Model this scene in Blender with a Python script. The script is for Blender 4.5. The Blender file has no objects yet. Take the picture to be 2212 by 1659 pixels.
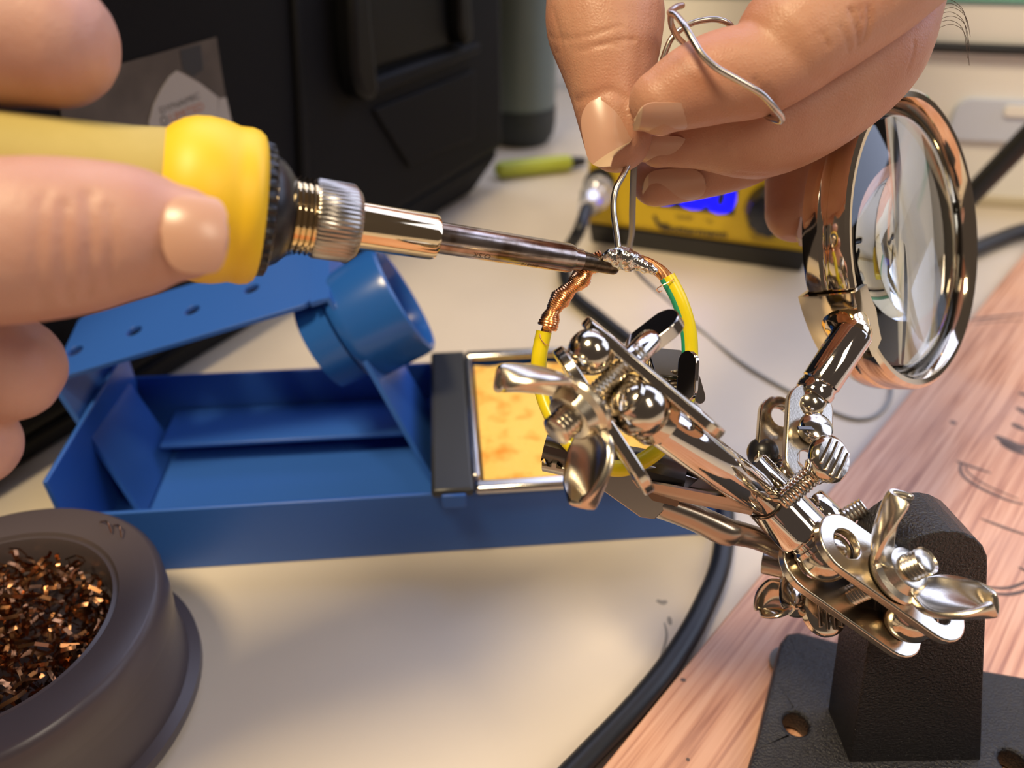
import bpy, bmesh, math, random
import numpy as np
from mathutils import Vector, Matrix
from mathutils.bvhtree import BVHTree
random.seed(7); RNG = np.random.default_rng(7)
scn = bpy.context.scene
COL = scn.collection
# ------------------------------------------------------------------ camera
W, H, F = 2212.0, 1659.0, 1661.0
CH = 0.18
TH = math.radians(35)
CAM = Vector((0, 0, CH))
FW = Vector((0, math.cos(TH), -math.sin(TH)))
UP = Vector((0, math.sin(TH), math.cos(TH)))
RT = Vector((1, 0, 0))
cam_d = bpy.data.cameras.new('camera'); cam = bpy.data.objects.new('camera', cam_d); COL.objects.link(cam)
cam.location = CAM; cam.rotation_euler = (math.radians(90) - TH, 0, 0)
cam_d.sensor_width = 36; cam_d.lens = 36 * F / W; cam_d.clip_start = 0.005; cam_d.clip_end = 50
cam_d.dof.use_dof = True; cam_d.dof.focus_distance = 0.153; cam_d.dof.aperture_fstop = cam_d.lens / 2.3
scn.camera = cam
# ------------------------------------------------------------------ world, lights, exposure
scn.view_settings.view_transform = 'Standard'; scn.view_settings.look = 'None'
scn.view_settings.gamma = 1; scn.view_settings.use_curve_mapping = False
scn.view_settings.exposure = -0.08
wd = bpy.data.worlds.new('room_light'); scn.world = wd; wd.use_nodes = True
wd.node_tree.nodes['Background'].inputs[0].default_value = (0.62, 0.48, 0.40, 1)
wd.node_tree.nodes['Background'].inputs[1].default_value = 0.13
def area(name, loc, tgt, sx, sy, power, col):
    l = bpy.data.lights.new(name, 'AREA'); l.shape = 'RECTANGLE'; l.size = sx; l.size_y = sy
    l.energy = power; l.color = col
    o = bpy.data.objects.new(name, l); COL.objects.link(o); o.location = loc
    o.rotation_euler = (Vector(tgt) - Vector(loc)).to_track_quat('-Z', 'Y').to_euler()
    return o
area('ceiling_lamp', (-0.30, -0.08, 0.95), (-0.02, 0.12, 0.0), 0.20, 0.20, 10.0, (1.0, 0.79, 0.49))
area('ceiling_lamp', (0.55, -0.55, 1.05), (0.1, 0.17, 0.05), 0.22, 0.5, 5.0, (1.0, 0.86, 0.68))
area('window_light', (0.3, 0.80, 0.86), (0.2, 0.2, 0.45), 1.7, 0.85, 15.5, (0.60, 0.68, 1.0))
area('window_light', (1.45, 0.30, 0.85), (0.15, 0.33, 0.05), 0.9, 0.9, 8, (0.64, 0.73, 1.0))

# ------------------------------------------------------------------ helpers
def P(u, v, d):
    "point whose offset from the viewer is d along the view and (u,v) across it"
    return CAM + d * (FW + (u - W/2)/F * RT + (H/2 - v)/F * UP)
def T(u, v, z=0.0):
    r = FW + (u - W/2)/F * RT + (H/2 - v)/F * UP
    return CAM + r * ((z - CH) / r.z)
def V(x, y, z=0.0):
    "direction: right, up, toward the viewer"
    return (x*RT + y*UP - z*FW)
def depth(p): return (Vector(p) - CAM).dot(FW)
def px(r, d): return r * d / F
def frame(o, z, x):
    z = Vector(z).normalized(); x = Vector(x); x = (x - x.dot(z)*z).normalized(); y = z.cross(x)
    m = Matrix((x, y, z)).transposed().to_4x4(); m.translation = Vector(o); return m

_mats = {}
def mat(name, col, rough=0.5, metal=0.0, spec=0.5, noise=None, bump=None, coat=0.0, sss=0.0, trans=0.0, ior=1.5, emit=None):
    if name in _mats: return _mats[name]
    m = bpy.data.materials.new(name); m.use_nodes = True; nt = m.node_tree
    b = nt.nodes['Principled BSDF']
    b.inputs['Base Color'].default_value = (*col, 1); b.inputs['Roughness'].default_value = rough
    b.inputs['Metallic'].default_value = metal; b.inputs['Specular IOR Level'].default_value = spec
    b.inputs['Coat Weight'].default_value = coat; b.inputs['Coat Roughness'].default_value = 0.15
    b.inputs['IOR'].default_value = ior
    if trans: b.inputs['Transmission Weight'].default_value = trans
    if sss:
        b.inputs['Subsurface Weight'].default_value = sss
        b.inputs['Subsurface Radius'].default_value = (1.0, 0.35, 0.18); b.inputs['Subsurface Scale'].default_value = 0.0035
    if emit:
        b.inputs['Emission Color'].default_value = (*emit[0], 1); b.inputs['Emission Strength'].default_value = emit[1]
    tc = nt.nodes.new('ShaderNodeTexCoord')
    if noise:   # (scale, detail, col2, lo, hi[, stretch])
        n = nt.nodes.new('ShaderNodeTexNoise'); n.inputs['Scale'].default_value = noise[0]; n.inputs['Detail'].default_value = noise[1]
        src = tc.outputs['Object']
        if len(noise) > 5:
            mp = nt.nodes.new('ShaderNodeMapping'); mp.inputs['Scale'].default_value = noise[5]
            if len(noise) > 6: mp.inputs['Rotation'].default_value = (0, 0, noise[6])
            mp.vector_type = 'POINT' ; nt.links.new(src, mp.inputs['Vector']); src = mp.outputs['Vector']
        nt.links.new(src, n.inputs['Vector'])
        r = nt.nodes.new('ShaderNodeValToRGB'); r.color_ramp.elements[0].position = noise[3]; r.color_ramp.elements[1].position = noise[4]
        r.color_ramp.elements[0].color = (*col, 1); r.color_ramp.elements[1].color = (*noise[2], 1)
        nt.links.new(n.outputs['Fac'], r.inputs['Fac']); nt.links.new(r.outputs['Color'], b.inputs['Base Color'])
    if bump:    # (scale, strength, distance[, detail])
        n2 = nt.nodes.new('ShaderNodeTexNoise'); n2.inputs['Scale'].default_value = bump[0]; n2.inputs['Detail'].default_value = bump[3] if len(bump) > 3 else 2
        nt.links.new(tc.outputs['Object'], n2.inputs['Vector'])
        bp = nt.nodes.new('ShaderNodeBump'); bp.inputs['Strength'].default_value = bump[1]; bp.inputs['Distance'].default_value = bump[2]
        nt.links.new(n2.outputs['Fac'], bp.inputs['Height']); nt.links.new(bp.outputs['Normal'], b.inputs['Normal'])
    _mats[name] = m
    return m

ROOTS = {}
def thing(name, label, cat, loc=(0, 0, 0), group=None, kind=None):
    o = bpy.data.objects.new(name, None); COL.objects.link(o); o.location = loc; o.empty_display_size = 0.01
    o['label'] = label; o['category'] = cat
    if group: o['group'] = group
    if kind: o['kind'] = kind
    ROOTS[o.name] = Vector(loc)
    return o
def link(name, me, material, parent=None, smooth=True, angle=40, label=None):
    me.name = name
    o = bpy.data.objects.new(name, me); COL.objects.link(o)
    if material is not None:
        for mm in (material if isinstance(material, (list, tuple)) else [material]): me.materials.append(mm)
    if smooth:
        for p in me.polygons: p.use_smooth = True
        try: me.set_sharp_from_angle(angle=math.radians(angle))
        except Exception: pass
    if parent is not None:
        o.parent = parent
        if parent.name in ROOTS: o.matrix_parent_inverse = Matrix.Translation(-ROOTS[parent.name])
    if label: o['label'] = label
    return o
def tag(o, label, cat, group=None, kind=None):
    o['label'] = label; o['category'] = cat
    if group: o['group'] = group
    if kind: o['kind'] = kind
    return o
class MB:
    "collects vertices and faces of ONE piece"
    def __init__(s): s.v = []; s.f = []; s.mi = []
    def add(s, vs, fs, mi=0):
        b = len(s.v); s.v += [tuple(x) for x in vs]; s.f += [tuple(i + b for i in f) for f in fs]; s.mi += [mi]*len(fs); return s
    def mesh(s):
        me = bpy.data.meshes.new('m'); me.from_pydata(s.v, [], s.f); me.update()
        if any(s.mi):
            for p, i in zip(me.polygons, s.mi): p.material_index = i
        bm = bmesh.new(); bm.from_mesh(me); bmesh.ops.recalc_face_normals(bm, faces=bm.faces); bm.to_mesh(me); bm.free()
        return me
    def build(s, name, m, parent=None, bevel=0, seg=2, sub=0, **k):
        o = link(name, s.mesh(), m, parent, **k)
        if bevel:
            md = o.modifiers.new('bevel', 'BEVEL'); md.width = bevel; md.segments = seg; md.limit_method = 'ANGLE'; md.angle_limit = math.radians(38)
            md.use_clamp_overlap = True
        if sub: o.modifiers.new('sub', 'SUBSURF').levels = sub; o.modifiers['sub'].render_levels = sub
        return o
    def box(s, m, sx, sy, sz, mi=0):
        "centred box in frame m"
        vs = [m @ Vector((x*sx/2, y*sy/2, z*sz/2)) for x in (-1, 1) for y in (-1, 1) for z in (-1, 1)]
        return s.add(vs, [(0,1,3,2),(4,6,7,5),(0,4,5,1),(2,3,7,6),(0,2,6,4),(1,5,7,3)], mi)
    def hexa(s, a, b, mi=0):
        "two quads, bottom a and top b"
        return s.add(list(a) + list(b), [(3,2,1,0),(4,5,6,7),(0,1,5,4),(1,2,6,5),(2,3,7,6),(3,0,4,7)], mi)
    def lathe(s, o, ax, prof, seg=48, knurl=None, mi=0, x=None):
        ax = Vector(ax).normalized(); ref = Vector(x) if x is not None else (Vector((0,0,1)) if abs(ax.z) < .9 else Vector((1,0,0)))
        m = frame(o, ax, ref); vs = []; fs = []
        n = len(prof)
        for (t, r) in prof:
            for k in range(seg):
                a = 2*math.pi*k/seg; rr = r
                if knurl and knurl[2] <= t <= knurl[3]: rr = r*(1 + knurl[1]*(1 if k % knurl[0] < knurl[0]/2 else -1))
                vs.append(m @ Vector((rr*math.cos(a), rr*math.sin(a), t)))
        for i in range(n-1):
            for k in range(seg):
                fs.append((i*seg+k, i*seg+(k+1)%seg, (i+1)*seg+(k+1)%seg, (i+1)*seg+k))
        if prof[0] != prof[-1]:
            if prof[0][1] > 1e-7: fs.append(tuple(range(seg))[::-1])
            if prof[-1][1] > 1e-7: fs.append(tuple((n-1)*seg+k for k in range(seg)))
        return s.add(vs, fs, mi)
    def tube(s, pts, rad, seg=16, n=None, rnd=True, mi=0, closed=False, flat=1.0, fdir=None, stripe=None, dense=True):
        pts, rad = spath(pts, rad, n) if dense else (pts, rad)
        fr = frames(pts, fdir); vs = []; fs = []; rows = []
        if rnd:
            t0 = (pts[1]-pts[0]).normalized(); t1 = (pts[-1]-pts[-2]).normalized()
            for k in (1, 2, 3, 4):
                a = math.pi/2*(1 - k/5.0); rows.append((pts[0] - t0*rad[0]*math.sin(a), max(rad[0]*math.cos(a), 1e-6), fr[0]))
        for p, r, f in zip(pts, rad, fr): rows.append((p, r, f))
        if rnd:
            for k in (4, 3, 2, 1):
                a = math.pi/2*(1 - k/5.0); rows.append((pts[-1] + t1*rad[-1]*math.sin(a), max(rad[-1]*math.cos(a), 1e-6), fr[-1]))
        for p, r, (x, y) in rows:
            for k in range(seg):
                a = 2*math.pi*k/seg; vs.append(p + x*(r*math.cos(a)) + y*(r*flat*math.sin(a)))
        m = len(rows); mis = []
        for i in range(m-1):
            for k in range(seg):
                fs.append((i*seg+k, i*seg+(k+1)%seg, (i+1)*seg+(k+1)%seg, (i+1)*seg+k)); mis.append(stripe[2] if stripe and (k - int(i*stripe[3])) % seg in range(stripe[0], stripe[1]) else mi)
        fs.append(tuple(range(seg))[::-1]); fs.append(tuple((m-1)*seg+k for k in range(seg))); mis += [mi, mi]
        b = len(s.v); s.v += [tuple(q) for q in vs]; s.f += [tuple(i+b for i in f) for f in fs]; s.mi += mis
        return s
    def plate(s, m, outline, th, holes=(), mi=0, hseg=24, dens=0):
        bm = bmesh.new(); es = []
        def loop(pp):
            vv = [bm.verts.new((x, y, 0)) for x, y in pp]
            for i in range(len(vv)): es.append(bm.edges.new((vv[i], vv[(i+1) % len(vv)])))
        o2 = []
        for i in range(len(outline)):
            a = outline[i]; b = outline[(i+1) % len(outline)]; L = math.hypot(b[0]-a[0], b[1]-a[1]); k = max(1, int(L/dens)) if dens else 1
            o2 += [(a[0]+(b[0]-a[0])*j/k, a[1]+(b[1]-a[1])*j/k) for j in range(k)]
        loop(o2)
        for (cx, cy, r) in holes: loop([(cx + r*math.cos(2*math.pi*k/hseg), cy + r*math.sin(2*math.pi*k/hseg)) for k in range(hseg)])
        bmesh.ops.triangle_fill(bm, use_beauty=True, use_dissolve=False, edges=es)
        ret = bmesh.ops.extrude_face_region(bm, geom=bm.faces[:])
        bmesh.ops.translate(bm, vec=(0, 0, th), verts=[g for g in ret['geom'] if isinstance(g, bmesh.types.BMVert)])
        bm.verts.index_update()
        s.add([m @ (v.co - Vector((0, 0, th/2))) for v in bm.verts], [[v.index for v in f.verts] for f in bm.faces], mi); bm.free()
        return s
    def grid(s, fn, nu, nv, th=None, mi=0):
        "closed sheet: fn(s,t) -> point; th thickness"
        A = [[Vector(fn(i/(nu-1), j/(nv-1))) for j in range(nv)] for i in range(nu)]
        N = [[None]*nv for _ in range(nu)]
        for i in range(nu):
            for j in range(nv):
                du = A[min(i+1,nu-1)][j] - A[max(i-1,0)][j]; dv = A[i][min(j+1,nv-1)] - A[i][max(j-1,0)]
                N[i][j] = du.cross(dv).normalized()
        vs = [A[i][j] + N[i][j]*th/2 for i in range(nu) for j in range(nv)] + [A[i][j] - N[i][j]*th/2 for i in range(nu) for j in range(nv)]
        q = nu*nv; fs = []
        for i in range(nu-1):
            for j in range(nv-1):
                a = i*nv+j; fs.append((a, a+1, a+nv+1, a+nv)); fs.append((q+a+nv, q+a+nv+1, q+a+1, q+a))
        for i in range(nu-1):
            a = i*nv; fs.append((a, a+nv, q+a+nv, q+a)); a = i*nv+nv-1; fs.append((a+nv, a, q+a, q+a+nv))
        for j in range(nv-1):
            a = j; fs.append((a+1, a, q+a, q+a+1)); a = (nu-1)*nv+j; fs.append((a, a+1, q+a+1, q+a))
        return s.add(vs, fs, mi)
def spath(pts, rad, n=None):
    pts = [Vector(p) for p in pts]
    if not isinstance(rad, (list, tuple)): rad = [rad]*len(pts)
    if len(pts) == 2 and n is None: return pts, list(rad)
    n = n or 6; op = []; orr = []
    for i in range(len(pts)-1):
        p0 = pts[max(i-1, 0)]; p1 = pts[i]; p2 = pts[i+1]; p3 = pts[min(i+2, len(pts)-1)]
        r0 = rad[max(i-1, 0)]; r1 = rad[i]; r2 = rad[i+1]; r3 = rad[min(i+2, len(pts)-1)]
        for k in range(n):
            t = k/n
            f = lambda a, b, c, d: 0.5*((2*b) + (c-a)*t + (2*a-5*b+4*c-d)*t*t + (3*b-a-3*c+d)*t**3)
            op.append(f(p0, p1, p2, p3)); orr.append(f(r0, r1, r2, r3))
    op.append(pts[-1]); orr.append(rad[-1]); return op, orr
def frames(pts, fdir=None):
    out = []; x = None
    for i, p in enumerate(pts):
        t = (pts[min(i+1, len(pts)-1)] - pts[max(i-1, 0)]).normalized()
        if x is None:
            ref = Vector(fdir) if fdir is not None else (Vector((0, 0, 1)) if abs(t.z) < .9 else Vector((1, 0, 0)))
            x = ref
        x = (x - x.dot(t)*t).normalized(); out.append((x, t.cross(x)))
    return out
def stadium(L, Wd, n=10, cx=0, cy=0, taper=1.0):
    r = Wd/2; o = []
    for k in range(n+1):
        a = -math.pi/2 + math.pi*k/n; o.append((cx + L/2 - r + r*math.cos(a), cy + r*math.sin(a)))
    for k in range(n+1):
        a = math.pi/2 + math.pi*k/n; o.append((cx - L/2 + r + r*taper*math.cos(a), cy + r*taper*math.sin(a)))
    return o
def rrect(w, h, r, n=5, cx=0, cy=0):
    o = []
    for (sx, sy, a0) in ((1,-1,-90),(1,1,0),(-1,1,90),(-1,-1,180)):
        for k in range(n+1):
            a = math.radians(a0 + 90*k/n); o.append((cx + sx*(w/2-r) + r*math.cos(a), cy + sy*(h/2-r) + r*math.sin(a)))
    return o
def thread(r, L, pitch=0.0007, amp=0.13):
    pr = []; t = 0
    while t < L: pr += [(t, r*(1-amp)), (t+pitch*.5, r)]; t += pitch
    pr.append((L, r*(1-amp))); return pr
def text_mesh(txt, size, ext=0.00005, bold=0.0, align='CENTER'):
    c = bpy.data.curves.new('t', 'FONT'); c.body = txt; c.size = size; c.extrude = ext; c.offset = bold; c.align_x = align; c.resolution_u = 3
    o = bpy.data.objects.new('t', c); COL.objects.link(o); bpy.context.view_layer.update()
    me = bpy.data.meshes.new_from_object(o.evaluated_get(bpy.context.evaluated_depsgraph_get()))
    bpy.data.objects.remove(o); bpy.data.curves.remove(c); return me
def put_text(name, txt, size, fr, m, parent, bold=0.0, align='CENTER', ext=0.00005, sx=1.0):
    me = text_mesh(txt, size, ext, bold, align)
    for v in me.vertices: v.co = fr @ Vector((v.co.x*sx, v.co.y, v.co.z))
    return link(name, me, m, parent, smooth=False)
# ------------------------------------------------------------------ materials
NICKEL = mat('nickel_plate', (0.64, 0.575, 0.475), 0.13, 1.0, bump=(900, 0.06, 0.0002))
CHROME = mat('polished_chrome', (0.68, 0.63, 0.58), 0.05, 1.0)
SATIN = mat('satin_nickel', (0.66, 0.60, 0.50), 0.24, 1.0, bump=(2500, 0.12, 0.0001))
BRASSY = mat('brass_tinted_chrome', (0.84, 0.68, 0.44), 0.07, 1.0)
STEEL = mat('dull_spring_steel', (0.42, 0.38, 0.34), 0.28, 1.0)
DARKST = mat('dark_steel', (0.12, 0.11, 0.10), 0.25, 1.0)
CAST = mat('black_enamelled_cast_iron', (0.012, 0.011, 0.013), 0.22, 0.0, 0.6, bump=(1900, 1.0, 0.0006, 4))
YEL_SOFT = mat('yellow_silicone', (0.80, 0.50, 0.010), 0.48, noise=(60, 3, (0.86, 0.56, 0.015), 0.35, 0.7), sss=0.0)
YEL_GRIP = mat('yellow_foam_sleeve', (0.44, 0.345, 0.09), 0.7, noise=(200, 3, (0.47, 0.37, 0.105), 0.3, 0.7))
BLKPL = mat('black_plastic', (0.012, 0.012, 0.015), 0.32)
BLKRUB = mat('black_rubber', (0.010, 0.011, 0.014), 0.42)
TIPMAT = mat('heat_tarnished_tip', (0.50, 0.42, 0.37), 0.20, 1.0, noise=(260, 6, (0.22, 0.155, 0.11), 0.42, 0.66, (1, 1, 1)))
TIPBURN = mat('burnt_tip', (0.10, 0.075, 0.055), 0.30, 1.0, noise=(900, 4, (0.22, 0.17, 0.12), 0.4, 0.7))
COPPER = mat('bare_copper', (0.93, 0.47, 0.21), 0.25, 1.0, noise=(500, 3, (0.72, 0.29, 0.11), 0.42, 0.75))
SOLDER = mat('solder_alloy', (0.80, 0.77, 0.70), 0.12, 1.0, bump=(1300, 0.5, 0.0004, 3))
WIRE = mat('solder_wire_alloy', (0.56, 0.52, 0.47), 0.27, 1.0)
YINS = mat('yellow_wire_insulation', (0.83, 0.68, 0.012), 0.30)
GINS = mat('green_wire_stripe', (0.03, 0.42, 0.22), 0.32)
BLUE = mat('blue_painted_steel', (0.030, 0.120, 0.46), 0.36, 0.0, 0.5, bump=(1800, 0.05, 0.0002))
BLUER = mat('blue_glossy_holder', (0.018, 0.105, 0.40), 0.22)
SPONGE = mat('yellow_cellulose_sponge', (0.90, 0.58, 0.13), 0.85, noise=(150, 6, (0.78, 0.30, 0.03), 0.50, 0.72), bump=(700, 0.5, 0.001, 4))
TRAYM = mat('stainless_tray', (0.62, 0.60, 0.58), 0.18, 1.0)
TRAYB = mat('tray_black_rim', (0.030, 0.032, 0.036), 0.35)
TOOLB = mat('toolbox_plastic', (0.004, 0.004, 0.0052), 0.6, 0, 0.15, bump=(900, 0.12, 0.0004))
TOOLB2 = mat('toolbox_latch_plastic', (0.003, 0.003, 0.0035), 0.45, 0, 0.2)
PAPER = mat('sticker_brown', (0.050, 0.038, 0.030), 0.5, noise=(45, 3, (0.10, 0.08, 0.065), 0.4, 0.7))
PAPERW = mat('sticker_offwhite', (0.34, 0.31, 0.285), 0.5)
INKD = mat('dark_ink', (0.02, 0.02, 0.022), 0.6)
INKO = mat('orange_ink', (0.34, 0.10, 0.045), 0.6)
STYEL = mat('station_yellow', (0.62, 0.42, 0.010), 0.42)
STBLK = mat('station_black', (0.012, 0.013, 0.016), 0.3)
LED = mat('blue_led_digits', (0, 0, 0.2), 0.5, emit=((0.0, 0.0, 1.0), 2.2))
DISP = mat('display_window', (0.015, 0.014, 0.03), 0.15)
LAMIN = mat('cream_laminate', (0.68, 0.595, 0.475), 0.33, 0.0, 0.5, noise=(14, 5, (0.63, 0.55, 0.44), 0.4, 0.75), bump=(350, 0.05, 0.0003))
WALLW = mat('white_painted_wall', (0.86, 0.87, 0.89), 0.8, noise=(5, 3, (0.83, 0.84, 0.86), 0.3, 0.7))
DUCTW = mat('white_plastic_trunking', (0.90, 0.885, 0.865), 0.4)
BEIGE = mat('beige_edge_strip', (0.56, 0.49, 0.36), 0.5)
PLATEB = mat('pale_blue_plastic', (0.62, 0.69, 0.86), 0.25)
GREENG = mat('grey_green_plastic', (0.125, 0.150, 0.135), 0.4)
GREEND = mat('dark_green_rubber', (0.018, 0.022, 0.021), 0.55)
LIME = mat('lime_plastic', (0.42, 0.48, 0.05), 0.35)
TEAL = mat('teal_plastic', (0.20, 0.50, 0.42), 0.4)
TIN = mat('grey_plastic_tin', (0.085, 0.068, 0.072), 0.34)
BRASSW = mat('brass_shavings', (0.40, 0.19, 0.085), 0.25, 1.0)
PENCIL = mat('pencil_graphite', (0.115, 0.075, 0.062), 0.6)
SMUDGE = mat('grey_smudge', (0.30, 0.27, 0.23), 0.6)
RUBG = mat('grey_rubber_foot', (0.16, 0.15, 0.14), 0.6)
GLASS = mat('lens_glass', (0.93, 0.98, 0.96), 0.0, 0.0, 0.5, trans=1.0, ior=1.50)
CLEAR = mat('clear_plastic_plug', (0.75, 0.75, 0.8), 0.12, 0.6)
def wood_mat():
    m = mat('reddish_wood', (0.6, 0.3, 0.2), 0.36, noise=None); nt = m.node_tree; b = nt.nodes['Principled BSDF']
    tc = nt.nodes.new('ShaderNodeTexCoord'); mp = nt.nodes.new('ShaderNodeMapping'); mp.inputs['Scale'].default_value = (16, 620, 60)
    nt.links.new(tc.outputs['Object'], mp.inputs['Vector'])
    n = nt.nodes.new('ShaderNodeTexNoise'); n.inputs['Scale'].default_value = 1.0; n.inputs['Detail'].default_value = 5; n.inputs['Distortion'].default_value = 0.6
    nt.links.new(mp.outputs['Vector'], n.inputs['Vector'])
    r = nt.nodes.new('ShaderNodeValToRGB'); e = r.color_ramp.elements
    e[0].position = 0.36; e[0].color = (0.36, 0.14, 0.068, 1); e[1].position = 0.62; e[1].color = (0.72, 0.40, 0.25, 1)
    x = e.new(0.48); x.color = (0.60, 0.29, 0.165, 1)
    nt.links.new(n.outputs['Fac'], r.inputs['Fac'])
    n3 = nt.nodes.new('ShaderNodeTexNoise'); n3.inputs['Scale'].default_value = 22; n3.inputs['Detail'].default_value = 3
    nt.links.new(tc.outputs['Object'], n3.inputs['Vector'])
    mx = nt.nodes.new('ShaderNodeMix'); mx.data_type = 'RGBA'; mx.blend_type = 'MIX'
    r2 = nt.nodes.new('ShaderNodeValToRGB'); r2.color_ramp.elements[0].position = .42; r2.color_ramp.elements[1].position = .7
    r2.color_ramp.elements[0].color = (0, 0, 0, 1); r2.color_ramp.elements[1].color = (.45, .45, .45, 1)
    nt.links.new(n3.outputs['Fac'], r2.inputs['Fac']); nt.links.new(r2.outputs['Color'], mx.inputs['Factor'])
    nt.links.new(r.outputs['Color'], mx.inputs['A']); mx.inputs['B'].default_value = (0.66, 0.42, 0.33, 1)
    nt.links.new(mx.outputs['Result'], b.inputs['Base Color'])
    bp = nt.nodes.new('ShaderNodeBump'); bp.inputs['Strength'].default_value = 0.25; bp.inputs['Distance'].default_value = 0.0004
    nt.links.new(n.outputs['Fac'], bp.inputs['Height']); nt.links.new(bp.outputs['Normal'], b.inputs['Normal'])
    return m
WOOD = wood_mat()
def skin_mat(name, c1, c2):
    m = mat(name, c1, 0.46, 0, 0.45, noise=(70, 4, c2, 0.35, 0.72), sss=0.14); nt = m.node_tree; b = nt.nodes['Principled BSDF']
    tc = nt.nodes.new('ShaderNodeTexCoord')
    v = nt.nodes.new('ShaderNodeTexVoronoi'); v.inputs['Scale'].default_value = 1500; v.feature = 'DISTANCE_TO_EDGE'
    n = nt.nodes.new('ShaderNodeTexNoise'); n.inputs['Scale'].default_value = 420; n.inputs['Detail'].default_value = 5
    nt.links.new(tc.outputs['Object'], v.inputs['Vector']); nt.links.new(tc.outputs['Object'], n.inputs['Vector'])
    ad = nt.nodes.new('ShaderNodeMath'); ad.operation = 'ADD'; nt.links.new(v.outputs['Distance'], ad.inputs[0]); nt.links.new(n.outputs['Fac'], ad.inputs[1])
    bp = nt.nodes.new('ShaderNodeBump'); bp.inputs['Strength'].default_value = 0.28; bp.inputs['Distance'].default_value = 0.0003
    nt.links.new(ad.outputs[0], bp.inputs['Height']); nt.links.new(bp.outputs['Normal'], b.inputs['Normal'])
    return m
SKIN = skin_mat('skin_warm', (0.55, 0.300, 0.200), (0.47, 0.210, 0.132))
SKIN2 = skin_mat('skin_pink', (0.54, 0.305, 0.235), (0.47, 0.235, 0.175))
NAIL = mat('fingernail', (0.55, 0.315, 0.225), 0.30, 0, 0.5, sss=0.1)
NAILEDGE = mat('fingernail_edge', (0.66, 0.47, 0.31), 0.4)

# ------------------------------------------------------------------ setting
tb = thing('workbench', 'cream laminate workbench top that everything stands on', 'table', (0.2, 0.2, -0.03))
m = MB(); m.box(Matrix.Translation((0.2, 0.10, -0.015)), 2.0, 1.24, 0.03); m.build('table_top', LAMIN, tb, bevel=0.002)
for sx in (-0.72, 1.12):
    for sy in (-0.4, 0.6):
        m = MB(); m.box(Matrix.Translation((sx, sy, -0.38)), 0.05, 0.05, 0.70); m.build('leg', DUCTW, tb, bevel=0.003)
def ribbon(name, pts, w, m, parent, z, th=0.00012):
    "flat drawn stroke lying on a surface at height z"
    pts, rad = spath([Vector((p[0], p[1], z)) for p in pts], w/2, 5); b = MB(); vs = []; fs = []
    for i, p in enumerate(pts):
        t = pts[min(i+1, len(pts)-1)] - pts[max(i-1, 0)]; nn = Vector((-t.y, t.x, 0)).normalized()
        k = 0.45 + 0.55*math.sin(math.pi*min(1, max(0, i/(len(pts)-1))))
        for s_ in (-1, 1):
            for zz in (0, th): vs.append(p + nn*s_*w/2*k + Vector((0, 0, zz)))
    for i in range(len(pts)-1):
        a = i*4; c = a+4
        fs += [(a+1, a+3, c+3, c+1), (a, c, c+2, a+2), (a, a+1, c+1, c), (a+2, c+2, c+3, a+3)]
    fs += [(0, 2, 3, 1), (len(vs)-4, len(vs)-3, len(vs)-1, len(vs)-2)]
    b.add(vs, fs); return b.build(name, m, parent, smooth=False)
for pp, w_ in (([(1435, 1345), (1440, 1375), (1428, 1420), (1415, 1460)], .0009), ([(1418, 1297), (1432, 1302), (1440, 1298)], .0016), ([(1445, 1332), (1448, 1350)], .0014)):
    ribbon('pencil_mark', [T(*q) for q in pp], w_, SMUDGE, tb, 0.00002, 0.00005)
def wall(name, a, b, h, m_, th=0.08):
    a = Vector(a); b = Vector(b); t = (b-a).normalized(); nn = Vector((-t.y, t.x, 0))
    mm = MB(); mm.hexa([a, b, b+nn*th, a+nn*th], [q + Vector((0, 0, h)) for q in (a, b, b+nn*th, a+nn*th)])
    o = mm.build(name, m_, None); o['kind'] = 'structure'; return o
wall('wall_back', (-1.2, 0.73, -0.74), (1.9, 0.73, -0.74), 1.09, WALLW)
wn_ = thing('window_1', 'white framed window above the back of the bench', 'window', (0.3, 0.75, 0.36), kind='structure')
for x_ in (-0.56, 0.0, 0.6, 1.16):
    m = MB(); m.box(Matrix.Translation((x_, 0.76, 0.86)), 0.05, 0.05, 0.98); m.build('mullion', WALLW, wn_, bevel=.003)
for z_ in (0.375, 1.325):
    m = MB(); m.box(Matrix.Translation((0.3, 0.76, z_)), 1.86, 0.055, 0.045); m.build('rail', WALLW, wn_, bevel=.003)
fl = MB(); fl.box(Matrix.Translation((0.4, -0.3, -0.76)), 4.5, 4.0, 0.04); flo = fl.build('floor', mat('grey_lino', (0.22, 0.20, 0.19), 0.6), None); flo['kind'] = 'structure'

# white trunking along the back, with socket plate and cable
kd = Vector((1, -0.16, 0)).normalized(); nd = Vector((-0.16, -1, 0)).normalized()
def D(u, v, off=0.0):
    "point on the trunking front face"
    r = FW + (u - W/2)/F*RT + (H/2 - v)/F*UP; p0 = Vector((0.303, 0.4463, 0)) + nd*off
    return CAM + r*((p0 - CAM).dot(nd)/r.dot(nd))
duct = thing('cable_trunking', 'white plastic cable trunking at the back of the bench, right side', 'trunking', (0.42, 0.46, 0))
p0 = Vector((0.303, 0.4463, 0)) - kd*0.24; p1 = Vector((0.303, 0.4463, 0)) + kd*0.35
dz = D(2150, 6).z
def slab(a, b, z0, z1, back, front=0.0):
    f = nd*front; k = -nd*back
    return [a+f+Vector((0,0,z0)), b+f+Vector((0,0,z0)), b+k+Vector((0,0,z0)), a+k+Vector((0,0,z0))], [a+f+Vector((0,0,z1)), b+f+Vector((0,0,z1)), b+k+Vector((0,0,z1)), a+k+Vector((0,0,z1))]
mm = MB(); mm.hexa(*slab(p0, p1, 0.004, dz, 0.03)); mm.build('body', DUCTW, duct, bevel=0.002)
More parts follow.
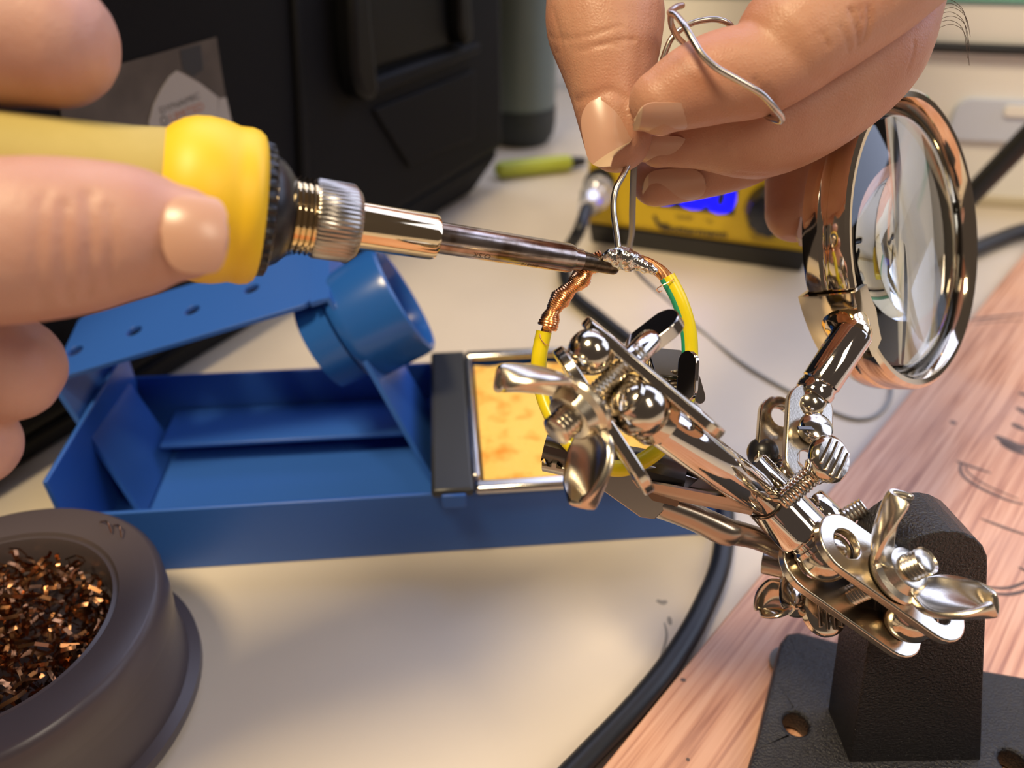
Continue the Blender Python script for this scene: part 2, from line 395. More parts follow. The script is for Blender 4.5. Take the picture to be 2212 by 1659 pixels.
mm = MB(); mm.hexa(*slab(p0, p1, 0.0, 0.006, 0.02, 0.004)); mm.build('base_strip', BEIGE, duct, bevel=0.001)
mm = MB(); mm.hexa(*slab(p0, p1, dz, dz+0.012, 0.03, 0.002)); mm.build('lid_edge', TEAL, duct, bevel=0.001)
c0 = D(2165, 258); fr = frame(c0 + nd*0.002, nd, -kd)
mm = MB(); mm.plate(fr, rrect(0.056, D(2165, 213).z - D(2165, 303).z, 0.008), 0.004); mm.build('socket_plate', PLATEB, duct, bevel=0.001)
fr = frame(D(2200, 235) + nd*0.005, nd, -kd); mm = MB(); mm.plate(fr, rrect(0.018, 0.006, 0.002), 0.002); mm.build('socket_cover', DUCTW, duct, bevel=0.0005)
cab = MB(); cab.tube([D(1700, 88, .004), D(2010, 101, .004), D(2110, 105, .004), D(2300, 112, .004), D(2600, 125, .004)], 0.0028, 12)
tag(cab.build('power_cable', BLKRUB, None), 'thin black cable running level along the white trunking', 'cable')
cab = MB(); cab.tube([T(1990, 565, .0044), T(2080, 548, .0044), T(2150, 520, .0044), T(2230, 495, .0044), T(2400, 490, .0044)], 0.0042, 14)
tag(cab.build('power_cable', BLKRUB, None), 'black cable lying on the bench right of the magnifier rim', 'cable')
cab = MB(); a_ = P(2080, 440, .40); b_ = P(2225, 290, .36); cab.tube([a_ + (a_-b_)*.4, a_, b_, b_ + (b_-a_)*1.2], 0.0052, 14)
tag(cab.build('lamp_arm_cable', BLKRUB, None), 'thick glossy black cable slanting up at the right edge', 'cable')

# toolbox ------------------------------------------------------------
TA = Vector((-0.127, 0.267, 0)); TBp = Vector((-0.005, 0.480, 0)); td = (TBp-TA).normalized(); tn = Vector((td.y, -td.x, 0))   # tn: toward viewer
def FT(u, v, off=0.0):
    r = FW + (u - W/2)/F*RT + (H/2 - v)/F*UP; return CAM + r*((TA + tn*off - CAM).dot(tn)/r.dot(tn))
tbx = thing('toolbox', 'large black plastic toolbox with a brown sticker on its front', 'toolbox', tuple(TA))
Lt = (TBp-TA).length; s0 = -0.16
fr = frame(TA + td*((s0+Lt)/2) - tn*0.10, td, tn)
out = [(-0.10, 0.006), (-0.088, 0), (0.088, 0), (0.10, 0.006), (0.10, 0.30), (-0.10, 0.30)]
mm = MB()
fA = TA + td*s0; fB = TBp
def tbpt(s, dn, z): return TA + td*s - tn*dn + Vector((0, 0, z))
lo = [(s0, 0), (Lt, 0), (Lt, 0.2), (s0, 0.2)]
ins = 0.010
outl = []
for k in range(7):
    a = math.radians(-90 + 15*k); outl.append((Lt - 0.016 + 0.016*math.cos(a), -(-0.016 + 0.016 + 0.0) ))
mm.hexa([tbpt(s0, 0.010, 0), tbpt(Lt-0.022, 0.010, 0), tbpt(Lt-0.022, 0.19, 0), tbpt(s0, 0.19, 0)], [tbpt(s0, 0, 0.012), tbpt(Lt, 0, 0.024), tbpt(Lt, 0.2, 0.024), tbpt(s0, 0.2, 0.012)])
mm.hexa([tbpt(s0, 0, 0.012), tbpt(Lt, 0, 0.024), tbpt(Lt, 0.2, 0.024), tbpt(s0, 0.2, 0.012)], [tbpt(s0, 0, 0.24), tbpt(Lt, 0, 0.24), tbpt(Lt, 0.2, 0.24), tbpt(s0, 0.2, 0.24)])
mm.build('body', TOOLB, tbx, bevel=0.005, seg=3)
mm = MB(); mm.hexa([tbpt(s0-.004, -.004, .241), tbpt(Lt+.004, -.004, .241), tbpt(Lt+.004, .204, .241), tbpt(s0-.004, .204, .241)], [tbpt(s0, 0, .30), tbpt(Lt, 0, .30), tbpt(Lt, .2, .30), tbpt(s0, .2, .30)]); mm.build('lid', TOOLB, tbx, bevel=0.006, seg=3)
def proud(name, pix, th, m_, parent, bevel=0.002):
    b = [FT(u, v, -0.0005) for u, v in pix]; t = [FT(u, v) + tn*th for u, v in pix]; q = MB(); n = len(pix)
    q.add(b + t, [tuple(range(n))[::-1], tuple(range(n, 2*n))] + [(i, (i+1) % n, n+(i+1) % n, n+i) for i in range(n)])
    return q.build(name, m_, parent, bevel=bevel, smooth=True)
proud('rib_panel', [(640, -40), (652, 180), (668, 560), (648, 575), (634, 190), (622, -40)], 0.003, TOOLB, tbx)
lt = proud('latch', [(712, -60), (716, 60), (722, 150), (735, 195), (752, 214), (772, 208), (776, 180), (762, 60), (752, -60)], 0.012, TOOLB2, tbx, 0.003)
lt2 = proud('latch', [(955, -60), (962, 60), (972, 92), (984, 92), (990, 70), (978, -60)], 0.010, TOOLB2, tbx, 0.002)
proud('ledge', [(775, 170), (1020, 88), (1020, 112), (778, 212)], 0.006, TOOLB, tbx, 0.002)
proud('recess_panel', [(780, -60), (784, 150), (960, 95), (950, -60)], 0.003, TOOLB2, tbx, 0.001)
proud('lower_rib', [(800, 235), (1020, 150), (1018, 300), (940, 330), (880, 360)], 0.002, TOOLB, tbx, 0.001)
st = proud('sticker', [(120, 176), (250, 140), (465, 80), (478, 165), (500, 292), (330, 330), (150, 380)], 0.0006, PAPER, tbx, 0)
proud('sticker_stain', [(385, 108), (430, 96), (436, 150), (415, 165), (392, 150)], 0.0008, INKD, st, 0)
proud('shield', [(378, 152), (395, 160), (430, 180), (468, 210), (466, 260), (455, 300), (320, 300), (318, 262), (328, 225), (345, 190), (362, 165)], 0.0010, PAPERW, st, 0)
proud('sticker_corner', [(470, 212), (485, 210), (497, 262), (497, 292), (462, 300)], 0.0009, PAPERW, st, 0)
def ft_text(name, txt, u0, v0, u1, v1, hpx, m_):
    a = FT(u0, v0) + tn*0.0011; b = FT(u1, v1) + tn*0.0011; x = (b-a); Lx = x.length; x.normalize(); y = tn.cross(x)
    me = text_mesh(txt, 1.0, 0.0, 0.0, 'LEFT'); xs = [v.co.x for v in me.vertices]; k = Lx/max(xs); hh = hpx*depth(a)/F
    mfr = Matrix((x, y, tn)).transposed().to_4x4(); mfr.translation = a
    for v in me.vertices: v.co = mfr @ Vector((v.co.x*k, v.co.y*hh*1.25, v.co.z))
    return link(name, me, m_, st, smooth=False)
ft_text('sticker_text', 'DYNAMIC', 342, 246, 428, 211, 15, INKD)
ft_text('sticker_text', 'O', 344, 272, 360, 266, 22, INKD)
ft_text('sticker_text', 'LIMITED', 364, 264, 437, 236, 20, INKO)

# things at the back left of the station ------------------------------
gb = thing('storage_canister', 'grey-green canister with a dark base, behind the toolbox', 'canister', tuple(T(1120, 330)))
base_c = T(1125, 330); base_c.y += 0.03
dz_ = 0.55
rr_ = px(78, dz_)
mm = MB(); mm.lathe(base_c, (0, 0, 1), [(0.0, rr_*.80), (0.006, rr_*.95), (0.014, rr_), (0.026, rr_)], 40); mm.build('rubber_base', GREEND, gb)
mm = MB(); mm.lathe(base_c + Vector((0, 0, .0262)), (0, 0, 1), [(0.0, rr_*.98), (0.20, rr_*.98), (0.22, rr_*.8), (0.226, 0)], 40); mm.build('body', GREENG, gb)
mm = MB(); a = T(1085, 366, .006); b = T(1222, 352, .006); mm.tube([a, a.lerp(b, .5), b], 0.0055, 16, n=2)
mk = thing('marker_pen', 'lime green marker lying behind the toolbox corner', 'marker', tuple(a)); mm.build('barrel', LIME, mk)
mm = MB(); c = b + (b-a).normalized()*0.012; mm.tube([b + (b-a).normalized()*.004, c], [0.0042, 0.003], 12); mm.build('cap', BLKPL, mk)

# soldering station -------------------------------------------------------
SA = T(1258, 528); SB = T(1748, 598); sd = (SB-SA); SL = sd.length; sd.normalize(); sn = Vector((sd.y, -sd.x, 0))
stn = thing('soldering_station', 'yellow soldering station with blue lit display and black knob, behind the right hand', 'soldering station', tuple(SA))
def SF(u, v, off=0.0):
    r = FW + (u - W/2)/F*RT + (H/2 - v)/F*UP; return CAM + r*((SA + sn*off - CAM).dot(sn)/r.dot(sn))
mm = MB(); q0 = [SA, SB, SB - sn*.068, SA - sn*.068]
mm.hexa([q + Vector((0, 0, .012)) for q in q0], [q + Vector((0, 0, .062)) for q in q0]); mm.build('body', STYEL, stn, bevel=0.004, seg=3)
mm = MB(); mm.hexa([q + (sd if i in (0, 3) else -sd)*.004 - sn*.004*(1 if i < 2 else -1) for i, q in enumerate(q0)], [q + (sd if i in (0, 3) else -sd)*.002 - sn*.002 + Vector((0, 0, .0118)) for i, q in enumerate(q0)]); mm.build('base', STBLK, stn, bevel=0.001)
def sproud(name, pix, th, m_, parent, bevel=0):
    b = [SF(u, v, -.0003) for u, v in pix]; t = [SF(u, v) + sn*th for u, v in pix]; q = MB(); n = len(pix)
    q.add(b + t, [tuple(range(n))[::-1], tuple(range(n, 2*n))] + [(i, (i+1) % n, n+(i+1) % n, n+i) for i in range(n)])
    return q.build(name, m_, parent, bevel=bevel)
dsp = sproud('display', [(1400, 370), (1598, 390), (1585, 464), (1398, 440)], 0.0006, DISP, stn)
def s_text(name, txt, u0, v0, u1, v1, hpx, m_, par, bold=0.0, off=.0008):
    a = SF(u0, v0) + sn*off; b = SF(u1, v1) + sn*off; x = (b-a); Lx = x.length; x.normalize(); y = sn.cross(x)
    me = text_mesh(txt, 1.0, 0.0, bold, 'LEFT'); xs = [v.co.x for v in me.vertices]; k = Lx/max(xs); hh = hpx*depth(a)/F
    mfr = Matrix((x, y, sn)).transposed().to_4x4(); mfr.translation = a
    for v in me.vertices: v.co = mfr @ Vector((v.co.x*k, v.co.y*hh*1.3, v.co.z))
    return link(name, me, m_, par, smooth=False)
s_text('digits', '380', 1410, 432, 1584, 460, 64, LED, dsp, 0.05, .0010)
s_text('panel_text', 'TEMP', 1458, 470, 1496, 474, 9, INKD, stn)
s_text('panel_text', '°C', 1520, 478, 1540, 481, 9, INKD, stn)
s_text('panel_text', 'Gottermann', 1425, 496, 1570, 513, 18, INKD, stn, 0.03)
sproud('logo_swoosh', [(1410, 466), (1416, 464), (1424, 480), (1450, 490), (1450, 494), (1420, 488)], 0.0004, INKD, stn)
kn = SF(1668, 448); mm = MB(); mm.lathe(kn, sn, [(0, .0125), (.004, .0125), (.012, .0105), (.013, .009), (.013, 0)], 36, knurl=(3, .03, .003, .0125)); mm.build('knob', STBLK, stn)
cn = SF(1296, 408); cdir = (P(1235, 500, .36) - cn).normalized()
con = MB(); con.lathe(cn - cdir*.002, cdir, [(0, .0085), (.006, .0085), (.0065, .0078), (.014, .0078), (.015, .0065), (.022, .0062), (.024, .0050), (.030, .0046), (.030, 0)], 28, knurl=(2, .05, .006, .0145)); con.build('plug', CLEAR, stn)
kb = sproud('socket_ring', [(1296 + 34*math.cos(2*math.pi*k/20), 400 + 40*math.sin(2*math.pi*k/20)) for k in range(20)], 0.003, STBLK, stn)
# iron cable
cs = cn + cdir*.028
pts = [cs, cs + cdir*.015 + Vector((0, 0, -.006)), T(1218, 560, .0060), T(1232, 630, .0038), T(1300, 690, .0032), T(1385, 760, .0032), T(1466, 850, .0032), T(1528, 950, .0032), T(1562, 1070, .0032), T(1560, 1200, .0032), T(1515, 1320, .0032), T(1450, 1430, .0032), T(1370, 1530, .0032), T(1265, 1640, .0032), T(1140, 1770, .0032), T(1000, 1920, .0032), T(800, 2120, .0032), Vector((-.13, -.02, .0032)), Vector((-.25, -.08, .0032)), Vector((-.42, -.16, .0032)), Vector((-.55, -.30, .0032)), Vector((-.60, -.45, .0032))]
cab = MB(); cab.tube(pts, 0.0031, 16, n=8)
tag(cab.build('iron_cable', BLKRUB, None), 'black rubber cable curving across the bench from the station to the front', 'cable')
# ------------------------------------------------------------------ soldering stand
stand = thing('iron_stand', 'blue metal soldering iron stand with a perforated arm and ring holder', 'iron stand', tuple(T(960, 1190)))
GA = Vector((-0.1295, 0.1578, 0)); GB = T(1530, 1148); gd = (GB-GA); GL = gd.length; gd.normalize(); gn = Vector((-gd.y, gd.x, 0))
SW = 0.068; SH = 0.0245
def G(s, w, z): return GA + gd*s + gn*w + Vector((0, 0, z))
def gbox(mb, s0, s1, w0, w1, z0, z1): mb.hexa([G(s0, w0, z0), G(s1, w0, z0), G(s1, w1, z0), G(s0, w1, z0)], [G(s0, w0, z1), G(s1, w0, z1), G(s1, w1, z1), G(s0, w1, z1)])
t_ = 0.0014
mm = MB(); gbox(mm, 0, GL, 0, SW, 0.0, t_); mm.build('base_plate', BLUE, stand, bevel=.0004)
mm = MB(); gbox(mm, 0, GL, -t_, 0, 0.0, SH); mm.build('front_wall', BLUE, stand, bevel=.0005)
mm = MB(); gbox(mm, 0, GL, SW, SW+t_, 0.0, SH); mm.build('back_wall', BLUE, stand, bevel=.0005)
mm = MB(); gbox(mm, GL-t_, GL, 0, SW, t_, SH); mm.build('end_wall', BLUE, stand, bevel=.0005)
mm = MB(); gbox(mm, 0, t_, 0, SW, t_, SH + .012); mm.build('end_wall', BLUE, stand, bevel=.0005)
mm = MB(); gbox(mm, .012, GL*.56, SW-.022, SW-.001, .009, .0105); mm.build('inner_ledge', BLUE, stand, bevel=.0004)
# perforated arm
KR0 = P(655, 648, .2365); KR1 = P(690, 548, .258); KL0 = P(128, 822, .2345); KL1 = P(160, 690, .2585)
ax = ((KR0+KR1)/2 - (KL0+KL1)/2); AL = ax.length; ax.normalize(); aw = (KR1-KR0); AWd = 0.036; az = ax.cross(aw).normalized()
fr = frame((KR0+KR1+KL0+KL1)/4, az, ax)
def hole_at(u, v):
    r = FW + (u - W/2)/F*RT + (H/2 - v)/F*UP; o = fr.translation; p = CAM + r*((o-CAM).dot(az)/r.dot(az)); q = fr.inverted() @ p; return (q.x, q.y)
hs = [(*hole_at(u, v), .0026) for u, v in ((165, 762), (292, 719), (417, 674), (545, 628))]
hh = [x[:2] for x in hs]
mm = MB(); mm.plate(fr, rrect(AL, AWd, .003), .0016, hs); arm = mm.build('perforated_arm', BLUE, stand, bevel=.0003)
# right leg, bending down from the arm to the tray
e0 = fr @ Vector((AL/2, -AWd/2, 0)); e1 = fr @ Vector((AL/2, AWd/2, 0))
E0, E1 = e0.copy(), e1.copy(); f0 = P(930, 1010, .232); f0 = G((f0-GA).dot(gd), .020, SH*.4); f1 = f0 + gn*AWd
def legfn(s, t):
    a = e0.lerp(e1, t); b = f0.lerp(f1, t); mid = a + ax*.006; return a*(1-s)**2 + mid*2*s*(1-s)*1.0 + b*s*s if False else (a.lerp(mid, min(1, s*6)) if s < 1/6 else mid.lerp(b, (s-1/6)*6/5))
mm = MB(); mm.grid(legfn, 14, 5, .0016); mm.build('support_leg', BLUE, stand)
e0 = fr @ Vector((-AL/2, -AWd/2, 0)); e1 = fr @ Vector((-AL/2, AWd/2, 0))
g0 = G(.012, .020, .002); g1 = G(.012, .020+AWd, .002)
mm = MB(); mm.grid(lambda s, t: e0.lerp(e1, t).lerp(g0.lerp(g1, t), s), 4, 4, .0016); mm.build('support_leg', BLUE, stand)
# ring holder: a band standing on the right leg
lm = (f0+f1)/2 - (E0+E1)/2; rax = (E1-E0).cross(lm).normalized(); rax = rax if rax.x > 0 else -rax; rax = (rax + FW*.10 + RT*.04).normalized()
rb_ = (E0+E1)/2 + lm*.30; R0 = .0195; RLn = .0215
mm = MB(); mm.lathe(rb_, rax, [(.0, R0*.90), (.0015, R0*.965), (.004, R0*.97), (RLn-.003, R0*1.0), (RLn-.0008, R0*.985), (RLn, R0*.93), (RLn-.0004, R0*.88), (RLn-.004, R0*.82), (.001, R0*.70), (.0, R0*.90)], 64)
mm.build('ring_holder', BLUER, stand)
mm = MB(); mm.lathe(rb_ - rax*.011, rax, [(0, R0*.78), (.010, R0*.84), (.010, R0*.78), (0, R0*.72), (0, R0*.78)], 48); mm.build('holder_sleeve', BLUER, stand)
# sponge dish and sponge ------------------------------------------------
dish = thing('sponge_dish', 'stainless dish with dark rim set into the blue stand', 'dish', tuple(G(.17, .03, SH)))
DS0 = (T(932, 1080, SH+.001) - GA).dot(gd); DS1 = GL - .001; D0 = -.004; D1 = SW + .003; zt = SH + .0005
mm = MB(); gbox(mm, DS0, DS0+.0125, D0, D1, zt, zt+.003); mm.build('rim', TRAYB, dish, bevel=.0012)
mm = MB(); gbox(mm, DS0+.0126, DS1, D0, D0+.0045, zt, zt+.003); mm.build('rim', TRAYM, dish, bevel=.0012)
mm = MB(); gbox(mm, DS0+.0126, DS1, D1-.0045, D1, zt, zt+.003); mm.build('rim', TRAYM, dish, bevel=.0012)
mm = MB(); gbox(mm, DS1-.005, DS1, D0+.0046, D1-.0046, zt, zt+.003); mm.build('rim', TRAYM, dish, bevel=.0012)
mm = MB(); gbox(mm, DS0+.012, DS0+.0145, D0+.0055, D1-.0055, zt-.006, zt+.0034); mm.build('inner_lip', TRAYM, dish, bevel=.0008)
mm = MB(); gbox(mm, DS0+.0126, DS1-.005, D0+.0046, D1-.0046, zt-.014, zt-.0125); mm.build('floor_pan', TRAYM, dish, bevel=.0004)
mm = MB(); gbox(mm, DS0+.003, DS0+.010, D0-.0012, D0-.0001, zt-.003, zt+.002); mm.build('tab', BLUE, dish, bevel=.0004)
sp = MB(); a0, a1, b0, b1 = DS0+.0155, DS1-.0058, D0+.0055, D1-.0058
nn_ = 26
def spz(i, j): return zt + .0006 + .0006*math.sin(i*1.3+j*.7)*math.cos(j*1.1) - (.0012 if i in (0, nn_-1) or j in (0, nn_-1) else 0)
vs = [G(a0+(a1-a0)*i/(nn_-1), b0+(b1-b0)*j/(nn_-1), spz(i, j)) for i in range(nn_) for j in range(nn_)] + [G(a0+(a1-a0)*i/(nn_-1), b0+(b1-b0)*j/(nn_-1), zt-.012) for i in range(nn_) for j in range(nn_)]
fs = []; q_ = nn_*nn_
for i in range(nn_-1):
    for j in range(nn_-1):
        a = i*nn_+j; fs += [(a, a+nn_, a+nn_+1, a+1), (q_+a, q_+a+1, q_+a+nn_+1, q_+a+nn_)]
for i in range(nn_-1):
    for (a, b) in ((i, i+1), ((nn_-1)*nn_+i, (nn_-1)*nn_+i+1), (i*nn_, (i+1)*nn_), (i*nn_+nn_-1, (i+1)*nn_+nn_-1)): fs.append((a, b, q_+b, q_+a))
sp.add(vs, fs); spo = sp.build('cleaning_sponge', SPONGE, None); tag(spo, 'yellow cellulose cleaning sponge with orange specks in the dish', 'sponge')

# ------------------------------------------------------------------ brass wool tin
tzt = 0.034; tc_ = Vector((-0.121, 0.113, 0)); TR = .0385
tin = thing('tip_cleaner_tin', 'round dark grey tip cleaner tin filled with brass shavings', 'tin', tuple(tc_))
mm = MB(); mm.lathe(tc_, (0, 0, 1), [(0, TR*1.02), (.003, TR*1.06), (.0055, TR*1.06), (.0062, TR*.99), (.016, TR*.97), (.020, TR*.965), (.0205, TR*.99), (tzt-.010, TR*.985)], 72); mm.build('body', TIN, tin)
mm = MB(); mm.lathe(tc_, (0, 0, 1), [(tzt-.0098, TR*1.0), (tzt-.0015, TR*1.0), (tzt, TR*.97), (tzt+.0004, TR*.95), (tzt, TR*.74), (tzt-.0010, TR*.725), (tzt-.0006, TR*.70), (tzt-.0022, TR*.685), (tzt-.009, TR*.66), (tzt-.0098, TR*.66), (tzt-.0098, TR*1.0)], 72); mm.build('lid_ring', TIN, tin)
mm = MB(); mm.lathe(tc_ + Vector((0, 0, .012)), (0, 0, 1), [(0, 0.0001), (0.0001, TR*.93), (.003, TR*.93), (.004, 0.0001)], 40); mm.build('bottom_pad', mat('brown_pad', (0.06, 0.025, 0.02), .8), tin)
wl = MB()
for k in range(560):
    a = RNG.uniform(0, 2*math.pi); r = TR*.62*math.sqrt(RNG.uniform(0, 1)); c = tc_ + Vector((r*math.cos(a), r*math.sin(a), RNG.uniform(.022, tzt+.0012 - .003*(r/(TR*.62))**2)))
    rr = RNG.uniform(.0015, .0045); ax_ = Vector(RNG.normal(size=3)).normalized(); x = ax_.orthogonal().normalized(); y = ax_.cross(x); b0 = RNG.uniform(0, 6.28)
    n_ = 7; pts = []
    for i in range(n_):
        t = b0 + i*RNG.uniform(.5, .8); p = c + x*rr*math.cos(t) + y*rr*math.sin(t) + ax_*i*.0003
        rad_ = math.hypot(p.x-tc_.x, p.y-tc_.y)
        if rad_ > TR*.64: s_ = TR*.64/rad_; p.x = tc_.x + (p.x-tc_.x)*s_; p.y = tc_.y + (p.y-tc_.y)*s_
        p.z = min(p.z, tzt+.0018); pts.append(p)
    vs = []; fs = []
    for p in pts: vs += [p + ax_*.00045, p - ax_*.00045]
    for i in range(n_-1): fs.append((2*i, 2*i+1, 2*i+3, 2*i+2))
    wl.add(vs, fs)
w_o = wl.build('brass_wool', BRASSW, tin); w_o['kind'] = 'stuff'; w_o['label'] = 'glittering brass shavings'
for (uu, vv) in (((215, 1128), (240, 1150)), ((245, 1135), (262, 1160))):
    a = T(uu[0], uu[1], tzt); b = T(vv[0], vv[1], tzt+.001); mm = MB(); mm.tube([a, a.lerp(b, .5) + Vector((0.001, 0, .002)), b], .00018, 6); mm.build('loose_shaving', BRASSW, tin)

# ------------------------------------------------------------------ wooden board
bd = Vector((0.67, 0.7424, 0)).normalized(); bnn = Vector((bd.y, -bd.x, 0)); B0 = T(1300, 1659, .004); B0.z = 0
board = thing('wooden_board', 'thin reddish wooden board with pencil scribbles under the third hand stand', 'board', (0.13, 0.15, 0))
BZ = .004
mm = MB(); mm.box(Matrix.Identity(4), 0.57, 0.20, BZ)
bo = mm.build('board_panel', WOOD, None, bevel=.0006); bo.parent = board
bm_ = Matrix((bd, -bnn, Vector((0, 0, 1)))).transposed().to_4x4(); bm_.translation = B0 + bd*(0.285-0.17) + bnn*.10 + Vector((0, 0, BZ/2))
bo.matrix_parent_inverse = Matrix.Translation(-Vector(board.location)); bo.matrix_basis = bm_
strokes = [([(2065, 996), (2090, 1005), (2140, 1022)], .0013), ([(2075, 1000), (2078, 1025), (2110, 1050), (2170, 1078), (2212, 1090)], .0014), ([(2085, 1005), (2092, 1022), (2130, 1048), (2200, 1078)], .0008),
 ([(2095, 690), (2130, 687), (2212, 678)], .0016), ([(2100, 700), (2150, 694), (2212, 692)], .0008), ([(2150, 942), (2170, 952), (2200, 965), (2230, 968)], .0042), ([(2160, 955), (2190, 972), (2230, 985)], .0028), ([(2185, 915), (2215, 930)], .0030), ([(2195, 880), (2230, 900)], .0030), ([(2200, 850), (2230, 855)], .0026),
 ([(2118, 1120), (2170, 1140), (2230, 1160)], .0012), ([(2128, 1268), (2180, 1270), (2230, 1250)], .0011), ([(2130, 1280), (2180, 1284), (2230, 1272)], .0012), ([(2200, 1225), (2230, 1240)], .0012),
 ([(1470, 1468), (1482, 1470)], .0011), ([(1482, 1640), (1490, 1642)], .0009), ([(2052, 912), (2066, 914)], .0022)]
for pp, w_ in strokes: ribbon('pencil_stroke', [T(u, v, BZ) for u, v in pp], w_, PENCIL, board, BZ+.00002, .00006)
# ------------------------------------------------------------------ third hand tool
hh_ = thing('third_hand_tool', 'nickel third hand tool with magnifier, clips and black cast base on the board', 'third hand', (0.09, 0.105, BZ))
def wing_nut(o, z, x, s, parent, m_=SATIN, bolt=.0055, lift=(1.0, 1.0)):
    "stamped wing nut at o, axis z, wings along x; s scale"
    fr = frame(o, z, x); k = .001*s
    mb = MB(); mb.lathe(fr.translation, fr.col[2].to_3d(), [(0, 4.6*k), (.9*k, 5.2*k), (1.4*k, 5.0*k), (1.8*k, 4.0*k), (3.2*k, 3.4*k), (3.4*k, 2.9*k), (3.4*k, 2.2*k), (0, 2.2*k), (0, 4.6*k)], 36, x=fr.col[0].to_3d())
    nut = mb.build('wing_nut', m_, parent)
    for sg, lf in ((1, lift[0]), (-1, lift[1])):
        def fn(a, t, sg=sg, lf=lf):
            t = 2*t - 1; a_ = a
            xx = (2.9 + 8.6*a_)*k; zz = (0.9 + lf*(1.2*a_ + 7.0*a_*a_))*k
            w = (3.1 + 1.9*math.sin(math.pi*min(1, a_*1.05)))
            if a_ > .72: w *= math.sqrt(max(0.05, 1 - ((a_-.72)/.285)**2.2))
            if a_ < .25: w *= .80 + .20*a_/.25
            cup = 2.6*t*t*(0.25 + a_)            # edges curl
            tx = 8.6; tz = lf*(1.2 + 14*a_); L = math.hypot(tx, tz); nx, nz = -tz/L, tx/L
            return fr @ Vector((sg*(xx + nx*cup*k), w*t*k, zz + nz*cup*k))
        mb = MB(); mb.grid(fn, 16, 11, 1.25*k); mb.build('wing', m_, nut, sub=1, angle=60)
    mb = MB(); mb.lathe(fr.translation + fr.col[2].to_3d()*(-.001), fr.col[2].to_3d(), thread(2.15*k, bolt, .0007*s) + [(bolt+.0003, 1.5*k), (bolt+.0003, 0)], 24); mb.build('bolt_end', SATIN, nut)
    return nut
def thumb_screw(o, z, face, L, parent, r=.0045, m_=NICKEL, rt=.0019, name='thumb_screw', hs=1.0):
    "threaded shank from o along z, ending in a flat spade head whose flat side looks along face"
    z = Vector(z).normalized(); mb = MB(); mb.lathe(o, z, thread(rt, L, .0008), 24); scw = mb.build(name, m_, parent)
    c = Vector(o) + z*(L + r*.80); fr = frame(c, face, z)
    mb = MB(); fc = Vector(face).normalized(); fc = fr.col[2].to_3d()
    mb.lathe(c - fc*.0011*hs, fc, [(0, 0), (0, r*.80), (.0003, r*.96), (.0008*hs, r), (.0016*hs, r*.97), (.0022*hs, r*.82), (.0023*hs, 0)], 36)
    mb.lathe(Vector(o) + z*(L-.0003), z, [(0, rt), (.0008, rt*1.25), (r*.9, rt*.7), (r*.9, 0)], 20)
    hd = mb.build('screw_head', m_, scw)
    for q in (-.5, -.17, .17, .5):
        w = r*1.5*math.sqrt(1-q*q); f2 = fr.copy(); f2.translation = c + fr.col[1].to_3d()*q*r + fc*.0012*hs
        mb = MB(); mb.box(f2, w, r*.12, .0006); mb.build('grip_rib', m_, hd, bevel=.00015)
    return scw
def clamp_plate(o, nrm, ldir, L, Wd, th, parent, holes=True, m_=NICKEL, name='clamp_plate'):
    fr = frame(o, nrm, ldir); mb = MB()
    hs = [(-L/2 + Wd/2, 0, Wd*.23), (L/2 - Wd/2, 0, Wd*.23)] if holes else []
    mb.plate(fr, stadium(L, Wd, 12), th, hs); return mb.build(name, m_, parent, bevel=.00035)
def ball(c, r, parent, m_=NICKEL, name='ball'):
    mb = MB(); mb.lathe(c - Vector((0, 0, r)), (0, 0, 1), [(r*(1-math.cos(math.pi*k/16)), r*math.sin(math.pi*k/16)) for k in range(17)], 32); return mb.build(name, m_, parent)
def rod(a, b, r, parent, m_, name, prof=None, seg=40):
    a = Vector(a); b = Vector(b); L = (b-a).length; mb = MB(); mb.lathe(a, b-a, prof or [(0, 0), (0, r*.93), (.0004, r), (L-.0004, r), (L, r*.93), (L, 0)], seg); return mb.build(name, m_, parent)

# --- cast base and post
bex = Vector((.956, -.29, 0)); bey = Vector((.29, .956, 0)); BO = Vector((.09, .105, 0))
def BF(x, y, z): return BO + bex*x + bey*y + Vector((0, 0, z))
fr = Matrix((bex, bey, Vector((0, 0, 1)))).transposed().to_4x4(); fr.translation = BO + Vector((0, 0, BZ + .0045))
olp = [(-.0375, -.05), (-.030, -.015), (-.0255, .0125), (-.0240, .0155), (-.0205, .0172), (-.004, .0165), (.010, .0165), (.022, .0185), (.040, .0200), (.046, .0190), (.049, .0155), (.052, -.02), (.054, -.05), (.050, -.056), (-.034, -.056)]
h1 = T(1720, 1562, BZ+.008) - BO; h2 = T(2190, 1645, BZ+.008) - BO
mm = MB(); mm.plate(fr, olp, .007, [(h1.dot(bex), h1.dot(bey), .0029), (h2.dot(bex), h2.dot(bey), .0029)], dens=.0035); base = mm.build('cast_base', CAST, hh_, bevel=.0012, seg=3, smooth=False)
for (x, y) in ((-.0345, -.034), (.045, -.040), (-.022, .012), (.042, .015)):
    mm = MB(); mm.lathe(BF(x, y, BZ), (0, 0, 1), [(0, .0048), (.0012, .0050), (.0012, 0)], 24); mm.build('rubber_foot', RUBG, base)
pt = P(2012, 1238, .1495); pb = BF(.004, -.0115, BZ+.006)
pn = V(-.06, .05, 1); pup = (pt-pb); PL = pup.length
pux = pup.normalized(); pn = (pn - pn.dot(pux)*pux).normalized()
rt_ = px(117, .1495)
ol = [(0, -.0145), ]; ol = [(-.002, .0150), (-.002, -.0150), (PL*.45, -.0128)]
for k in range(13):
    a = -math.pi/2 + math.pi*k/12; ol.append((PL + rt_*math.cos(a), rt_*math.sin(a)))
ol.append((PL*.45, .0128))
mm = MB(); mm.plate(frame(pb - pn.normalized()*.006, pn, pup), ol, .013); mm.build('post', CAST, hh_, bevel=.0022, seg=3)
